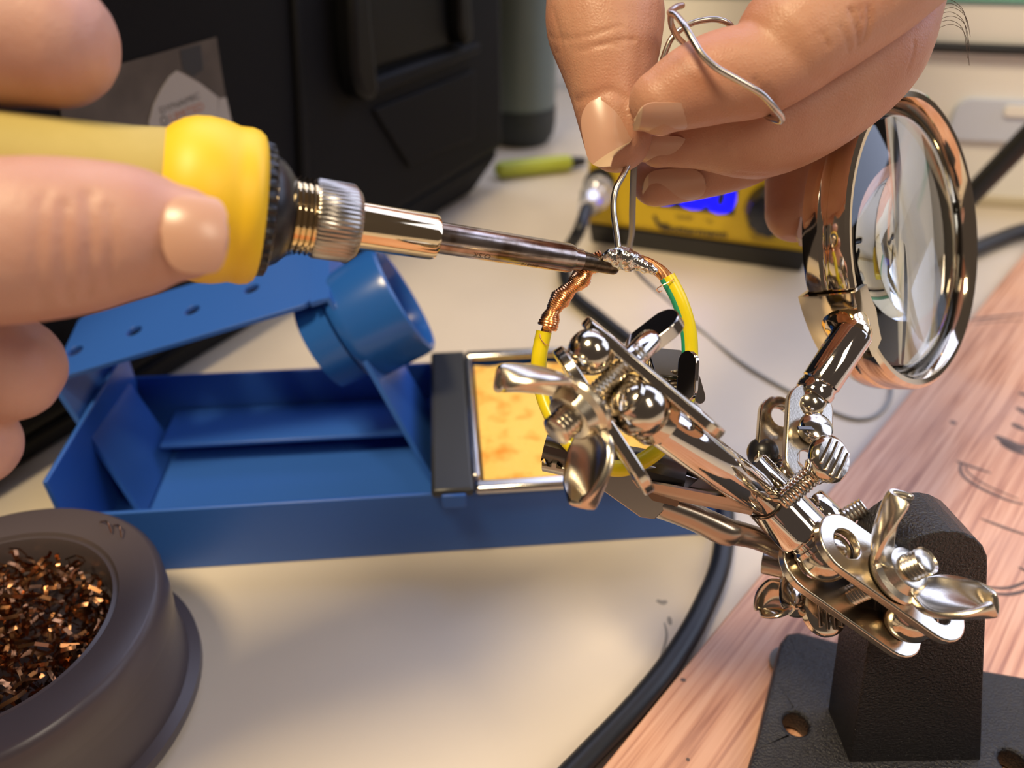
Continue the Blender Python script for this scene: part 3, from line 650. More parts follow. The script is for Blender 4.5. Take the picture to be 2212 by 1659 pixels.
mm = MB(); mm.lathe(BF(.004, -.008, BZ+.007), (0, 0, 1), [(0, .021), (.002, .0185), (.006, .0165), (.006, 0)], 32); 

# --- lower clamp between post and collar
d2 = .1455
b2 = V(.38, .54, .75).normalized(); l2 = V(.815, -.58, .0)
pc = P(1921, 1248, d2); sep = .0105
clampL = clamp_plate(pc, b2, l2, .0335, .0125, .0019, hh_, m_=SATIN)
clampL2 = clamp_plate(pc - b2*sep, b2, l2, .0335, .0125, .0019, hh_, m_=SATIN)
bR = pc + l2.normalized()*.0098 - b2*sep/2; bL = pc - l2.normalized()*.0105 - b2*sep/2
ball(bR, .0050, hh_, NICKEL); ball(bL, .0050, hh_, NICKEL)
rod(bR + (-pn.normalized()*.0 - b2*0), pt - pn.normalized()*.004 + (pb-pt).normalized()*.012, .0030, hh_, SATIN, 'ball_stud')
rod(pc - b2*(sep+.001), pc - b2*.0, .0021, hh_, SATIN, 'clamp_bolt', thread(.0021, sep+.001, .0008))
wing_nut(pc + b2*.0012, b2, V(.68, -.73, .18), 1.20, hh_, SATIN, bolt=.0085, lift=(.95, 1.25))
ts = thumb_screw(pc - b2*(sep+.0008), -b2, V(.45, .3, 1), .0020, hh_, r=.0058, hs=1.2)

# --- collar with cross rod
cc = P(1672, 1085, .1530); ca = (bL - cc).normalized(); cl_ = (bL - cc).length
mm = MB(); k = px(59, .152); mm.lathe(cc, ca, [(-.0085, 0), (-.0085, k*.9), (-.0080, k), (.0078, k), (.0086, k*.96), (.0092, k*.80), (.0098, k*.80), (.0104, k*.90), (.0112, k*.90), (.0116, k*.70), (cl_-.002, k*.62), (cl_, k*.5), (cl_, 0)], 48); col = mm.build('collar', CHROME, hh_)
re0 = P(1660, 1085, .1515); re1 = P(1400, 893, .1305)
rdir = (re1-re0).normalized()
rod(re0 - rdir*.004, re1, px(47, .14), hh_, CHROME, 'cross_rod', None, 56)
mm = MB(); kk = px(47, .14); mm.lathe(re0 + rdir*.0012, rdir, [(0, kk*1.005), (.0005, kk*1.005), (.0005, kk*1.04), (0, kk*1.04), (0, kk*1.005)], 48); mm.build('rod_seat', DARKST, hh_)
so = P(1712, 1062, .148); sdv = V(.66, .70, .25)
thumb_screw(so - sdv.normalized()*.003, sdv, V(.40, .18, .9), .0085, hh_, r=px(53, .146), hs=1.1, rt=.0022)
# second sleeve behind with its screw, and the little wing nut of the rear clip arm
rod(P(1745, 1085, .163), P(1795, 1135, .160), .0040, hh_, CHROME, 'stud_sleeve')
mm = MB(); a = P(1795, 1135, .160); b = P(1868, 1092, .158); mm.lathe(a, b-a, thread(.0019, (b-a).length, .0008), 20); mm.build('rear_screw', SATIN, hh_)
wing_nut(P(1725, 1262, .166), V(-.75, -.62, .25), V(.25, .45, .85), .85, hh_, NICKEL, bolt=.004)
rod(P(1648, 1212, .170), P(1745, 1232, .166), .0028, hh_, STEEL, 'rear_stud')

# --- front ball clamp at the end of the cross rod
b1 = V(.735, .67, .08).normalized(); l1 = V(.62, -.77, .10)
fc = P(1362, 862, .1305); s1 = .0072
L1 = .0335
pl1 = clamp_plate(P(1410, 815, .1310), V(.64, .767, .16), V(.767, -.64, .05), .0305, .0120, .0020, hh_, m_=NICKEL)
pl2 = clamp_plate(P(1303, 908, .1300), V(.84, .54, .02), V(.54, -.84, .05), .0290, .0120, .0020, hh_, m_=NICKEL)
l1n = l1.normalized()
ball(P(1277, 760, .1285), .0040, hh_, NICKEL); ball(P(1383, 880, .1285), .0051, hh_, NICKEL)
kk = px(62, .131)
mm = MB(); mm.lathe(re1 + rdir*.006, -rdir, [(-.001, 0), (-.001, kk*.80), (.001, kk*.92), (.002, kk*.86), (.0026, kk*.94), (.0034, kk*.88), (.0040, kk*.95), (.0085, kk*1.0), (.0092, kk*.80), (.0092, 0)], 40); mm.build('ferrule', NICKEL, hh_)
bo1 = P(1318, 818, .1285)
mm = MB(); mm.lathe(bo1 - b1*.0075, b1, thread(.0017, .015, .00075), 20); mm.build('clamp_bolt', SATIN, hh_)
wn = wing_nut(P(1262, 875, .1275), V(-.66, -.56, .48), V(-.66, .70, .32), 1.24, hh_, SATIN, bolt=.0085, lift=(.85, .85))
# flat thumb head on the far side of the bolt
hd0 = bo1 + b1*(s1/2 + .001)
mm = MB(); hb = (P(1438, 700, .134) - hd0); hl = hb.length
mm.tube([hd0, hd0 + hb*.5], .0021, 20); mm.plate(frame(P(1414, 722, .1335), V(-.50, .62, .45), V(.70, .70, .1)), stadium(.0108, .0062, 10), .0024); mm.build('thumb_head', CHROME, hh_, bevel=.0008, seg=3)

# --- crocodile clips
def jaw(o, d, up, L, w0, w1, h, m_, parent, name, teeth=True, th=.0007):
    "channel section jaw from o along d, open side opposite to up"
    fr = frame(o, up, d)
    prof = [(-1, -1), (-1, -.1), (-.72, .85), (-.3, 1), (.3, 1), (.72, .85), (1, -.1), (1, -1)]
    def fn(s, t):
        k = t*(len(prof)-1); i = min(int(k), len(prof)-2); f = k-i; a, b = prof[i], prof[i+1]
        y = a[0] + (b[0]-a[0])*f; z = a[1] + (b[1]-a[1])*f; w = w0 + (w1-w0)*min(1, s*1.25); hh = h*(.55 + .45*min(1, s*1.6))
        zz = z*hh/2
        if teeth and s < .30 and (t < .01 or t > .99): zz += .0007*(1 if int(s*60) % 2 else -1)
        return fr @ Vector((s*L, y*w/2, zz))
    mb = MB(); mb.grid(fn, 42, 22, th); return mb.build(name, m_, parent)
ja = P(1176, 978, .1585); jb = P(1470, 1075, .156); jd = (jb-ja); jl = jd.length
lowj = jaw(ja - V(0, .3, 0)*.006 , P(1590, 1160, .1555) - (ja - V(0, .3, 0)*.006), V(.0, -.75, -.5), (P(1585, 1158, .1555)-ja).length, .0040, .0065, .0042, STEEL, hh_, 'lower_jaw')
upj = jaw(ja + V(0, .25, .2)*.006, P(1475, 1040, .1545) - ja, V(.12, .80, .6), (P(1475, 1040, .1545)-ja).length, .0042, .0088, .0062, DARKST, hh_, 'upper_jaw')
mm = MB(); fr = frame(P(1405, 1055, .1525), V(.15, -.25, 1), V(.92, -.38, 0))
mm.plate(fr, [(-.011, -.0030), (.0005, -.0062), (.0035, -.0056), (.0060, .0005), (.0085, .0052), (.0040, .0050), (-.004, .0042), (-.013, .0015)], .0009); chk = mm.build('jaw_cheek', STEEL, upj, bevel=.0002)
mm = MB(); mm.lathe(P(1400, 1042, .1518), V(.15, -.25, 1), [(0, .0016), (.0006, .0015), (.0009, .0010), (.0006, .0008), (.0004, 0)], 24); mm.build('rivet', NICKEL, upj)
mm = MB(); mm.tube([P(1430, 1092, .1565), P(1500, 1118, .1560), P(1565, 1148, .1555), P(1590, 1152, .156), P(1640, 1165, .158), P(1710, 1196, .164)], [.0036, .0036, .0038, .0034, .0030, .0028], 20, flat=.7, fdir=V(0, .5, .8)); mm.build('clip_tail', STEEL, lowj)
# rear clip gripping the ring from the right
rcl = P(1455, 815, .158)
mm = MB(); mm.box(frame(P(1444, 785, .1575), V(.1, .85, .5), V(1, .0, 0)), .0075, .012, .0008); mm.build('clip_bridge', DARKST, hh_, bevel=.0003)
mm = MB(); mm.box(frame(P(1440, 812, .160), V(.0, .1, 1), V(1, .05, 0)), .0075, .0068, .0010); mm.build('clip_side', DARKST, hh_, bevel=.0003)
for k in range(5):
    mm = MB(); c = P(1462, 808 + k*11, .1555); n_ = 20; rr_ = .0019
    pts = [c + V(math.cos(2*math.pi*i/n_)*rr_*1.15, math.sin(2*math.pi*i/n_)*.0004, math.sin(2*math.pi*i/n_)*rr_) for i in range(n_+1)]
    mm.tube(pts, .00042, 8, n=1, rnd=False); mm.build('spring_coil', NICKEL, hh_)
mm = MB(); mm.plate(frame(P(1486, 812, .1488), V(-.80, .0, .6), V(.12, 1, 0)), stadium(.0098, .0046, 8), .0010); cj = mm.build('clip_jaw', CHROME, hh_, bevel=.0003)
mm = MB(); mm.plate(frame(P(1504, 838, .1515), V(.35, .0, 1), V(-.35, 1, 0)), stadium(.0065, .0026, 8), .0008); mm.build('clip_jaw', CHROME, hh_, bevel=.0003)

# --- magnifier
dm = .1870
mc = P(1940, 525, dm); mn = V(.63, -.02, .77).normalized(); ey = V(0, 1, 0); ey = (ey - ey.dot(mn)*mn).normalized(); ex = ey.cross(mn)
MR = px(316, dm); mw = .0048
mm = MB(); mm.lathe(mc, mn, [(-mw, MR*.955), (-mw-.0004, MR*.975), (-mw, MR*.995), (-mw+.0008, MR), (-.0012, MR), (-.0008, MR*.988), (0, MR*.985), (.0006, MR*.985), (.0010, MR*1.0), (mw-.0010, MR), (mw, MR*.992), (mw+.0006, MR*.965), (mw+.0004, MR*.93), (mw-.0010, MR*.905), (mw-.0030, MR*.895), (-mw+.001, MR*.905), (-mw, MR*.955)], 96, x=ex); rim = mm.build('magnifier_rim', mat('tarnished_chrome_rim', (0.80, 0.70, 0.55), 0.07, 1.0), hh_)
RL = MR*.893; curv = .15; sg = curv - math.sqrt(curv**2 - RL**2)
prof = []
for k in range(15):
    r = RL*k/14; prof.append((-(sg - (curv - math.sqrt(curv**2-r*r))) - .0008, r))
prof2 = [(-t, r) for t, r in prof][::-1]
mm = MB(); mm.lathe(mc + mn*.0002, mn, [(-sg-.0008, 0)] + prof[1:] + prof2[:-1] + [(sg+.0008, 0)], 96, x=ex); mm.build('lens', GLASS, hh_, angle=80)
# bracket: U section bent round the rim
ph0 = math.radians(204); ph1 = math.radians(230)
def brk(s, t):
    ph = ph0 + (ph1-ph0)*s; o = ex*math.cos(ph) + ey*math.sin(ph); wz = (mw+.0012); w = wz*(1 - .10*s)
    k = t*4
    dep = .0035 + .004*s if False else .0040
    pts = [(-w, MR-dep), (-w, MR+.0010), (0, MR+.0016), (w, MR+.0010), (w, MR - dep - .002*(1-abs(2*s-1)))]
    i = min(int(k), 3); f = k-i; a, b = pts[i], pts[i+1]
    return mc + mn*(a[0]+(b[0]-a[0])*f) + o*(a[1]+(b[1]-a[1])*f)
mm = MB(); mm.grid(brk, 14, 21, .0011); brko = mm.build('rim_bracket', BRASSY, rim)
stt = P(1842, 722, .1630); stb = P(1752, 858, .1635)
mm = MB(); ph = math.radians(216); o = ex*math.cos(ph) + ey*math.sin(ph); q0 = mc + o*(MR-.001)
for k_ in (0,):
    mm.tube([q0 + mn*.001, (q0 + mn*.001).lerp(stt, .55), stt], [.0045, .0045, .0038], 28, rnd=True)
mm.build('bracket_cup', BRASSY, rim)
sdir = (stb-stt).normalized(); kk = px(43, .156)
mm = MB(); SLn = (stb-stt).length
mm.lathe(stt - sdir*.0015, sdir, [(0, 0), (0, kk*.80), (.0012, kk), (SLn*.86, kk), (SLn*.88, kk*.93), (SLn*.93, kk*.93), (SLn*.96, kk*1.0), (SLn*1.05, kk*.98), (SLn*1.10, kk*.7), (SLn*1.10, 0)], 48); stem = mm.build('magnifier_stem', CHROME, hh_)
# magnifier clamp
m1 = V(.22, .38, .90).normalized(); ml = V(-.26, -.95, .1)
mp = P(1745, 938, .1580)
clamp_plate(mp, m1, ml, .0225, .0103, .0017, hh_, m_=SATIN)
clamp_plate(mp - m1*.0078 - V(.25, -.1, 0)*.008, m1, ml, .0215, .0098, .0017, hh_, m_=NICKEL)
ball(P(1745, 872, .1635), .0040, hh_, NICKEL)
ball(P(1700, 1030, .1600), .0040, hh_, NICKEL)
mm = MB(); k = px(37, .154); mm.lathe(P(1752, 935, .1572), m1 + V(0, .3, 0), [(0, k*.85), (.0014, k*.98), (.0022, k), (.0030, k*.92), (.0036, k*.6), (.0037, 0)], 36); mm.build('bolt_head', NICKEL, hh_)
mm = MB(); mm.box(frame(P(1752, 926, .1535), m1 + V(0, .3, 0), V(1, .1, 0)), .0058, .0007, .0005); mm.build('screw_slot', DARKST, hh_)
ball(P(1648, 978, .165), .0034, hh_, BLKPL, 'bolt_end')

# ------------------------------------------------------------------ yellow wire ring with solder joint
ring = thing('wire_ring', 'yellow and green insulated wire bent into a ring with twisted copper joint', 'wire', tuple(P(1320, 1010, .156)))
dR = .1525
rp = [(1441, 598, .151), (1468, 650, .151), (1487, 715, .152), (1490, 790, .153), (1483, 860, .151), (1455, 930, .1480), (1405, 985, .1465), (1340, 1012, .1465), (1280, 995, .148), (1225, 950, .151), (1185, 885, .154), (1166, 820, .156), (1165, 770, .1555), (1175, 716, .155)]
mm = MB(); mm.tube([P(*q) for q in rp], px(17.5, .153), 24, n=8, rnd=False, fdir=V(-1, .1, -.1), stripe=(20, 24, 1, .09)); ins = mm.build('insulation', [YINS, GINS], ring)
# copper left, wrapped
cl = [(1178, 722, .155), (1188, 690, .1545), (1198, 664, .154), (1215, 640, .1535), (1238, 618, .153), (1256, 600, .1525), (1270, 580, .152), (1300, 562, .1515), (1330, 556, .151)]
cp, _ = spath([P(*q) for q in cl], 1, 14)
mm = MB(); mm.tube([P(*q) for q in cl], [px(q, .153) for q in (12, 12, 14, 12, 14, 13, 14, 12, 12)], 16, n=8, rnd=False); mm.build('copper_core', COPPER, ring)
frs = frames(cp); turns = 40; wire_pts = []
N_ = turns*14; arc = len(cp)-1
for i in range(N_):
    s = i/(N_-1); k = s*arc*.82 + .06*arc; j = min(int(k), arc-1); f = k-j; p = cp[j].lerp(cp[j+1], f); x, y = frs[j]
    lump = 1 + .22*math.sin(s*2*math.pi*3.2 + .8) + .06*math.sin(i*1.7)
    r = px(16.0, .153)*lump; a = 2*math.pi*turns*s; wire_pts.append(p + x*r*math.cos(a) + y*r*math.sin(a))
mm = MB(); mm.tube(wire_pts, .00033, 7, n=1, rnd=False); mm.build('copper_winding', COPPER, ring)
cr = [P(1441, 602, .151), P(1428, 588, .151), P(1408, 574, .1508), P(1385, 564, .1505), P(1360, 557, .1505)]
cp, _ = spath(cr, 1, 8); frs = frames(cp)
for k in range(13):
    a0 = 2*math.pi*k/12; pts = []
    for j, p in enumerate(cp):
        r = px(11 if k else 0, .151)*(1 - .25*j/len(cp)); a = a0 + j*.06; x, y = frs[j]; pts.append(p + x*r*math.cos(a) + y*r*math.sin(a))
    mm = MB(); mm.tube(pts, .00034 if k else .0009, 8, n=1, rnd=False); mm.build('copper_strand', COPPER, ring)
# stray strands
mm = MB(); mm.tube([P(1455, 603, .1490), P(1440, 612, .1490), P(1424, 620, .1495), P(1419, 626, .151), P(1424, 631, .153), P(1430, 628, .1535)], .00011, 6); mm.build('stray_strand', COPPER, ring)
mm = MB(); mm.tube([P(1166, 722, .1532), P(1168, 732, .1531), P(1178, 744, .1532), P(1186, 746, .1535)], .00010, 6); mm.build('stray_strand', COPPER, ring)
def blob(name, spheres, vox, m_, parent, noise=0, smooth=3):
    mb = MB()
    for c, r in spheres: mb.lathe(c - Vector((0, 0, r)), (0, 0, 1), [(r*(1-math.cos(math.pi*k/12)), r*math.sin(math.pi*k/12)) for k in range(13)], 20)
    me = remesh(mb.mesh(), vox, smooth); return link(name, me, m_, parent)
def remesh(me, vox, smooth=3, fac=0.5):
    o = bpy.data.objects.new('tmp', me); COL.objects.link(o)
    md = o.modifiers.new('r', 'REMESH'); md.mode = 'VOXEL'; md.voxel_size = vox; md.adaptivity = 0
    if smooth: s_ = o.modifiers.new('s', 'SMOOTH'); s_.factor = fac; s_.iterations = smooth
    bpy.context.view_layer.update()
    r = bpy.data.meshes.new_from_object(o.evaluated_get(bpy.context.evaluated_depsgraph_get())); bpy.data.objects.remove(o); return r
sph = []
for (u, v, r) in ((1308, 556, 9), (1320, 553, 13), (1335, 552, 16), (1350, 556, 19), (1365, 562, 17), (1378, 568, 14), (1390, 574, 11), (1330, 562, 13), (1344, 546, 12), (1358, 572, 13), (1402, 578, 10), (1412, 585, 8), (1392, 580, 9), (1340, 574, 8), (1350, 578, 6)):
    sph.append((P(u, v, .1497 + random.uniform(-.0006, .0004)), px(r*1.22, .15)))
blob('solder_joint', sph, .00022, SOLDER, ring, smooth=2)

# ------------------------------------------------------------------ solder wire
sw = thing('solder_wire', 'thin grey solder wire looped over the index finger and fed into the joint', 'solder wire', tuple(P(1338, 548, .150)))
r_ = px(6.8, .15)
mm = MB(); mm.tube([P(*q) for q in ((1338, 552, .1495), (1332, 505, .1495), (1325, 450, .1495), (1330, 410, .1495), (1345, 380, .150), (1362, 345, .151), (1375, 310, .152))], r_, 12); mm.build('feed_end', WIRE, sw)
# ------------------------------------------------------------------ hands
class Hand:
    def __init__(s): s.mb = MB(); s.f = {}
    def finger(s, name, pts, n=6, seg=28, flat=1.0, fdir=None):
        "pts: (u, v, d, radius in pixels at that depth)"
        c = [P(u, v, d) for u, v, d, r in pts]; rr = [px(r, d) for u, v, d, r in pts]
        s.mb.tube(c, rr, seg, n=n, flat=flat, fdir=fdir); s.f[name] = spath(c, rr, n)
    def build(s, name, label, m_, creases, vox=.0007, smooth=5):
        me = remesh(s.mb.mesh(), vox, smooth)
        n = len(me.vertices); co = np.empty(n*3); me.vertices.foreach_get('co', co); co = co.reshape(-1, 3)
        no = np.empty(n*3); me.vertices.foreach_get('normal', no); no = no.reshape(-1, 3); dsp = np.zeros(n)
        bvh = BVHTree.FromPolygons([tuple(c) for c in co], [tuple(p.vertices) for p in me.polygons])
        for pl, wd_, dp in creases:
            pts = []
            for (u, v) in pl:
                r = (P(u, v, 1) - CAM).normalized(); hit = bvh.ray_cast(CAM, r)
                if hit[0] is not None: pts.append(hit[0])
            if len(pts) < 2: continue
            pts, _ = spath(pts, 1, 6)
            A = np.array([tuple(p) for p in pts]); best = np.full(n, 9.0)
            near = np.where(np.min(np.linalg.norm(co[:, None, :] - A[None, ::6, :], axis=2), axis=1) < .012)[0]
            for i in range(len(A)-1):
                a, b = A[i], A[i+1]; ab = b-a; L2 = (ab*ab).sum() + 1e-15
                t = np.clip(((co[near]-a) @ ab)/L2, 0, 1); d = np.linalg.norm(co[near] - (a + t[:, None]*ab), axis=1); best[near] = np.minimum(best[near], d)
            dsp += dp*np.exp(-(best/wd_)**2)
        co2 = co - no*dsp[:, None]; me.vertices.foreach_set('co', co2.reshape(-1)); me.update()
        o = link(name, me, m_, None, angle=180); tag(o, label, 'hand'); s.o = o; return o
    def nail(s, fname, a0, a1, nrm, half, m_=NAIL, end=0.0, lift=.00012, tipext=0.0):
        "a0,a1: arc positions from the tip in units of the tip radius; nrm: outward direction of the nail"
        pts, rad = s.f[fname]; r0 = rad[0]; t0 = (pts[0]-pts[1]).normalized()
        cum = [0]
        for i in range(1, len(pts)): cum.append(cum[-1] + (pts[i]-pts[i-1]).length)
        def at(d):
            if d < 0:
                k = min(.98, -d/r0); return pts[0] + t0*(-d), r0*math.sqrt(1-k*k), t0
            i = 1
            while i < len(cum)-1 and cum[i] < d: i += 1
            f = (d-cum[i-1])/(cum[i]-cum[i-1]); return pts[i-1].lerp(pts[i], f), rad[i-1] + (rad[i]-rad[i-1])*f, (pts[i-1]-pts[i]).normalized()
        nrm = Vector(nrm).normalized()
        def fn(sv, tv, e0=a0, e1=a1, hf=half):
            tt = 2*tv - 1; edge = abs(tt)
            lo = e0 + (1-math.sqrt(max(0, 1-edge**2.6)))*.42; hi = e1 - (1-math.sqrt(max(0, 1-edge**3)))*.30
            d = (lo + (hi-lo)*sv)*r0; p, r, t = at(max(d, -.45*r0)); 
            if d < -.45*r0: p = p + t*(-.45*r0 - d)
            rn = max(r, r0*.80); x = (nrm - nrm.dot(t)*t).normalized(); y = t.cross(x); a = tt*hf
            c = p + x*(r - rn)
            return c + (x*math.cos(a) + y*math.sin(a))*(rn + lift - .00035*abs(tt)**3)
        mb = MB(); mb.grid(fn, 14, 17, .0005); no = mb.build('fingernail', m_, s.o, angle=70)
        if end:
            mb = MB(); mb.grid(lambda sv, tv: fn(sv, tv, a0 - end, a0 + .10) , 5, 17, .00055); 
            def fe(sv, tv):
                tt = 2*tv-1; edge = abs(tt); lo = a0 + (1-math.sqrt(max(0, 1-edge**2.6)))*.42; d = (lo - end*(1-sv)*(1-edge**4))*r0
                p, r, t = at(max(d, -.45*r0))
                if d < -.45*r0: p = p + t*(-.45*r0 - d)
                rn = max(r, r0*.80); x = (nrm - nrm.dot(t)*t).normalized(); y = t.cross(x); a = tt*half; c = p + x*(r-rn)
                return c + (x*math.cos(a) + y*math.sin(a))*(rn + lift - .00035*abs(tt)**3)
            mb = MB(); mb.grid(fe, 4, 17, .00045); mb.build('nail_tip', NAILEDGE, no, angle=70)
        return no

# right side hand (feeding the solder)
def nail2(hand, u, v, d, ld, nd, L, Wd, Rc, skew=0.0, droop=.0006, tip=True, m_=NAIL):
    "nail plate: centre on the finger, ld toward the free edge, nd outward"
    fr = frame(P(u, v, d), nd, ld)
    def fn(a, b, a0=-1.0, a1=1.0):
        a = a0 + (a1-a0)*a; b = 2*b-1
        e = abs(a); w = max(.12, (1 - min(e, 1)**(4.5 if a > 0 else 3.0))**.5); an = b*w*Wd/2/Rc
        return fr @ Vector((a*L/2 + skew*b*L/2*(.5+.5*a), Rc*math.sin(an), Rc*(math.cos(an)-1) - droop*a*a))
    mb = MB(); mb.grid(fn, 34, 19, .0005); o = mb.build('fingernail', m_, hand.o, angle=70)
    if tip:
        mb = MB(); mb.grid(lambda a, b: fn(a, b, .80, .995), 6, 15, .00058); mb.build('nail_tip', NAILEDGE, o, angle=70)
    return o
R = Hand()
R.finger('index', [(1428, 220, .1410, 70), (1490, 190, .1402, 88), (1560, 166, .1396, 97), (1640, 150, .1392, 99), (1730, 100, .1390, 100)])
R.finger('index2', [(1712, 84, .1388, 122), (1810, 18, .1388, 125), (1920, -60, .1395, 126), (2000, -150, .145, 128), (2010, -300, .158, 138), (1960, -520, .175, 155)])
R.finger('middle', [(1425, 316, .1570, 46), (1510, 290, .1572, 78), (1600, 274, .1575, 111), (1660, 260, .1580, 119), (1740, 225, .1580, 119), (1830, 163, .1575, 118), (1888, 105, .1575, 113), (1915, 20, .1590, 112), (1935, -90, .163, 117), (1930, -300, .173, 132), (1880, -520, .186, 150)])
R.finger('ring', [(1418, 392, .1700, 54), (1510, 365, .1705, 65), (1610, 330, .1715, 72), (1680, 270, .1725, 82), (1735, 180, .174, 90), (1775, 80, .176, 98), (1800, -60, .180, 108), (1810, -280, .187, 124), (1800, -500, .196, 145)])
R.finger('little', [(1720, 457, .1870, 66), (1732, 390, .1880, 77), (1742, 310, .189, 80), (1745, 220, .190, 84), (1750, 120, .191, 90), (1760, -40, .193, 102), (1790, -240, .195, 116), (1720, -470, .202, 138)])
R.finger('thumb', [(1334, 298, .1520, 74), (1322, 228, .1522, 82), (1317, 165, .1526, 98), (1313, 110, .1532, 115), (1307, 50, .1545, 128), (1305, -20, .157, 124), (1320, -140, .162, 134), (1400, -320, .170, 168), (1520, -500, .182, 200)])
R.finger('palm', [(1520, -480, .184, 180), (1680, -560, .192, 240), (1820, -600, .192, 230)], n=4)
R.finger('palm2', [(1880, -480, .188, 170), (1760, -700, .197, 260), (1640, -980, .208, 290)], n=4)
R.finger('wrist', [(1700, -700, .199, 270), (1650, -1050, .208, 290), (1620, -1500, .220, 330), (1600, -2000, .232, 370)], n=4)
cre = [([(1630, 172), (1648, 200), (1668, 222)], .0004, .0004), ([(1655, 185), (1672, 208)], .0003, .0003), ([(1838, 20), (1852, 60), (1856, 95)], .0004, .0004), ([(1876, 15), (1878, 50), (1868, 84)], .0004, .0004), ([(1815, 55), (1830, 85), (1836, 108)], .0003, .0003), ([(1856, 15), (1864, 45)], .0003, .0003),
       ([(1186, 78), (1230, 84), (1290, 72), (1340, 55)], .0004, .00022), ([(1200, 112), (1260, 108), (1320, 90), (1370, 86)], .0004, .00025), ([(1245, 218), (1275, 208), (1318, 196), (1345, 210)], .0009, .00035), ([(1195, 20), (1205, 60), (1215, 100)], .0005, .0002), ([(1230, 100), (1290, 96), (1340, 100)], .0003, .00018), ([(1776, 70), (1790, 100)], .0003, .0003), ([(1960, 150), (1972, 120), (1976, 90)], .0003, .0003), ([(1600, 372), (1660, 375)], .0003, .00015)]
R.build('hand', 'hand from above pinching thin solder wire between thumb and index finger', SKIN, cre, .0006, 3)
nail2(R, 1311, 273, .1453, V(.20, -.97, -.10), V(-.14, -.02, .98), .0118, .0100, .0076, skew=-.26)
nail2(R, 1436, 272, .1390, V(-1, -.12, .02), V(.02, -.97, .22), .0112, .0098, .0058)
nail2(R, 1432, 338, .1545, V(-1, -.02, .02), V(.0, -.93, .36), .0118, .0090, .0052)
nail2(R, 1456, 412, .1660, V(-.97, -.22, .02), V(-.04, -.80, .60), .0135, .0098, .0062)
nail2(R, 1742, 492, .1830, V(-.25, -.97, .0), V(.85, -.15, .45), .0085, .0080, .0056)

for k_ in range(7):
    a_ = P(2018 + 4*k_ % 9, 8 + 9*k_, .159); mm = MB(); mm.tube([a_, a_ + V(.0025, .0004, .001), a_ + V(.0046, -.002, .002), a_ + V(.0052, -.0050 - .0006*k_, .0025)], .00005, 5); mm.build('arm_hair', mat('fine_hair', (.10, .06, .04), .5), R.o)
# left side hand (holding the iron)
Lh = Hand()
Lh.finger('thumb', [(388, 504, .1035, 103), (330, 502, .1030, 132), (250, 503, .1025, 152), (150, 512, .1015, 170), (30, 522, .1000, 178), (-120, 535, .098, 180), (-300, 560, .096, 200), (-520, 600, .095, 240)])
Lh.finger('index', [(105, 88, .1085, 143), (20, 72, .1075, 156), (-100, 62, .106, 166), (-260, 90, .104, 176), (-420, 200, .103, 190), (-600, 360, .101, 215), (-760, 520, .100, 240)])
Lh.finger('middle', [(15, 795, .1185, 118), (-40, 770, .117, 132), (-140, 720, .114, 146), (-300, 640, .110, 170), (-560, 560, .105, 200)])
Lh.finger('ring', [(-60, 958, .121, 98), (-120, 930, .120, 118), (-240, 860, .117, 140), (-440, 740, .110, 175), (-700, 640, .104, 210)])
Lh.finger('little', [(-160, 1080, .122, 86), (-260, 1020, .120, 104), (-420, 900, .114, 135), (-680, 740, .106, 180)])
Lh.finger('palm', [(-480, 560, .100, 240), (-700, 640, .101, 320), (-950, 760, .103, 340)], n=4)
fa = [Vector((-.115, .085, .125)), Vector((-.150, .050, .118)), Vector((-.165, -.02, .112)), Vector((-.175, -.14, .105)), Vector((-.185, -.30, .095))]
Lh.mb.tube(fa, [.024, .026, .027, .032, .037], 28, n=4)
cre = [([(190, 420), (196, 520), (188, 640)], .0006, .00045), ([(140, 440), (135, 540), (150, 650)], .0006, .0004), ([(235, 450), (240, 540), (232, 620)], .0005, .0003), ([(95, 420), (80, 540), (95, 660)], .0006, .0003)]
Lh.build('hand', 'hand at the left edge gripping the yellow soldering iron handle', SKIN2, cre, .0008, 5)
nail2(Lh, 420, 500, .0971, V(1, -.02, -.30), V(.28, .03, .95), .0078, .0106, .0078, droop=.0007, tip=False)

# ------------------------------------------------------------------ solder wire loops
for nm, q in (('loop', [(1400, 230, .152), (1425, 150, .150), (1440, 105, .149), (1455, 78, .1485), (1490, 52, .148), (1535, 42, .148), (1566, 47, .148), (1583, 64, .149), (1595, 110, .152)]),
              ('loop', [(1473, 12, 0.1400), (1460, 16, 0.1385), (1447, 27, 0.1365), (1460, 33, 0.1345), (1480, 58, 0.1317), (1500, 92, 0.1302), (1520, 122, 0.1296), (1550, 148, 0.1294), (1600, 176, 0.1296), (1645, 203, 0.1304), (1672, 232, 0.1324), (1688, 252, 0.1355), (1686, 262, 0.1375), (1668, 257, 0.1392), (1655, 249, 0.1422)]),
              ('loop', [(1449, 30, .1388), (1450, 52, .143), (1462, 78, .147), (1480, 98, .150), (1500, 130, .152)])):
    mm = MB(); mm.tube([P(*w) for w in q], px(6.8, .142), 12, n=8); mm.build(nm, WIRE, sw)
mm = MB(); mm.tube([P(1372, 320, .158), P(1368, 390, .160), P(1366, 450, .168), P(1365, 500, .180), P(1360, 540, .200), P(1372, 580, .232), P(1400, 612, .275), T(1450, 655, .010), T(1505, 705, .0009), T(1600, 782, .0009), T(1700, 842, .0009), T(1790, 885, .0009), T(1850, 905, .0009), T(1895, 895, .0009), T(1922, 862, .0009), T(1926, 820, .0009)], .0007, 10, n=8); mm.build('trailing_end', mat('dull_grey_wire', (.30, .30, .29), .5, .3), sw)

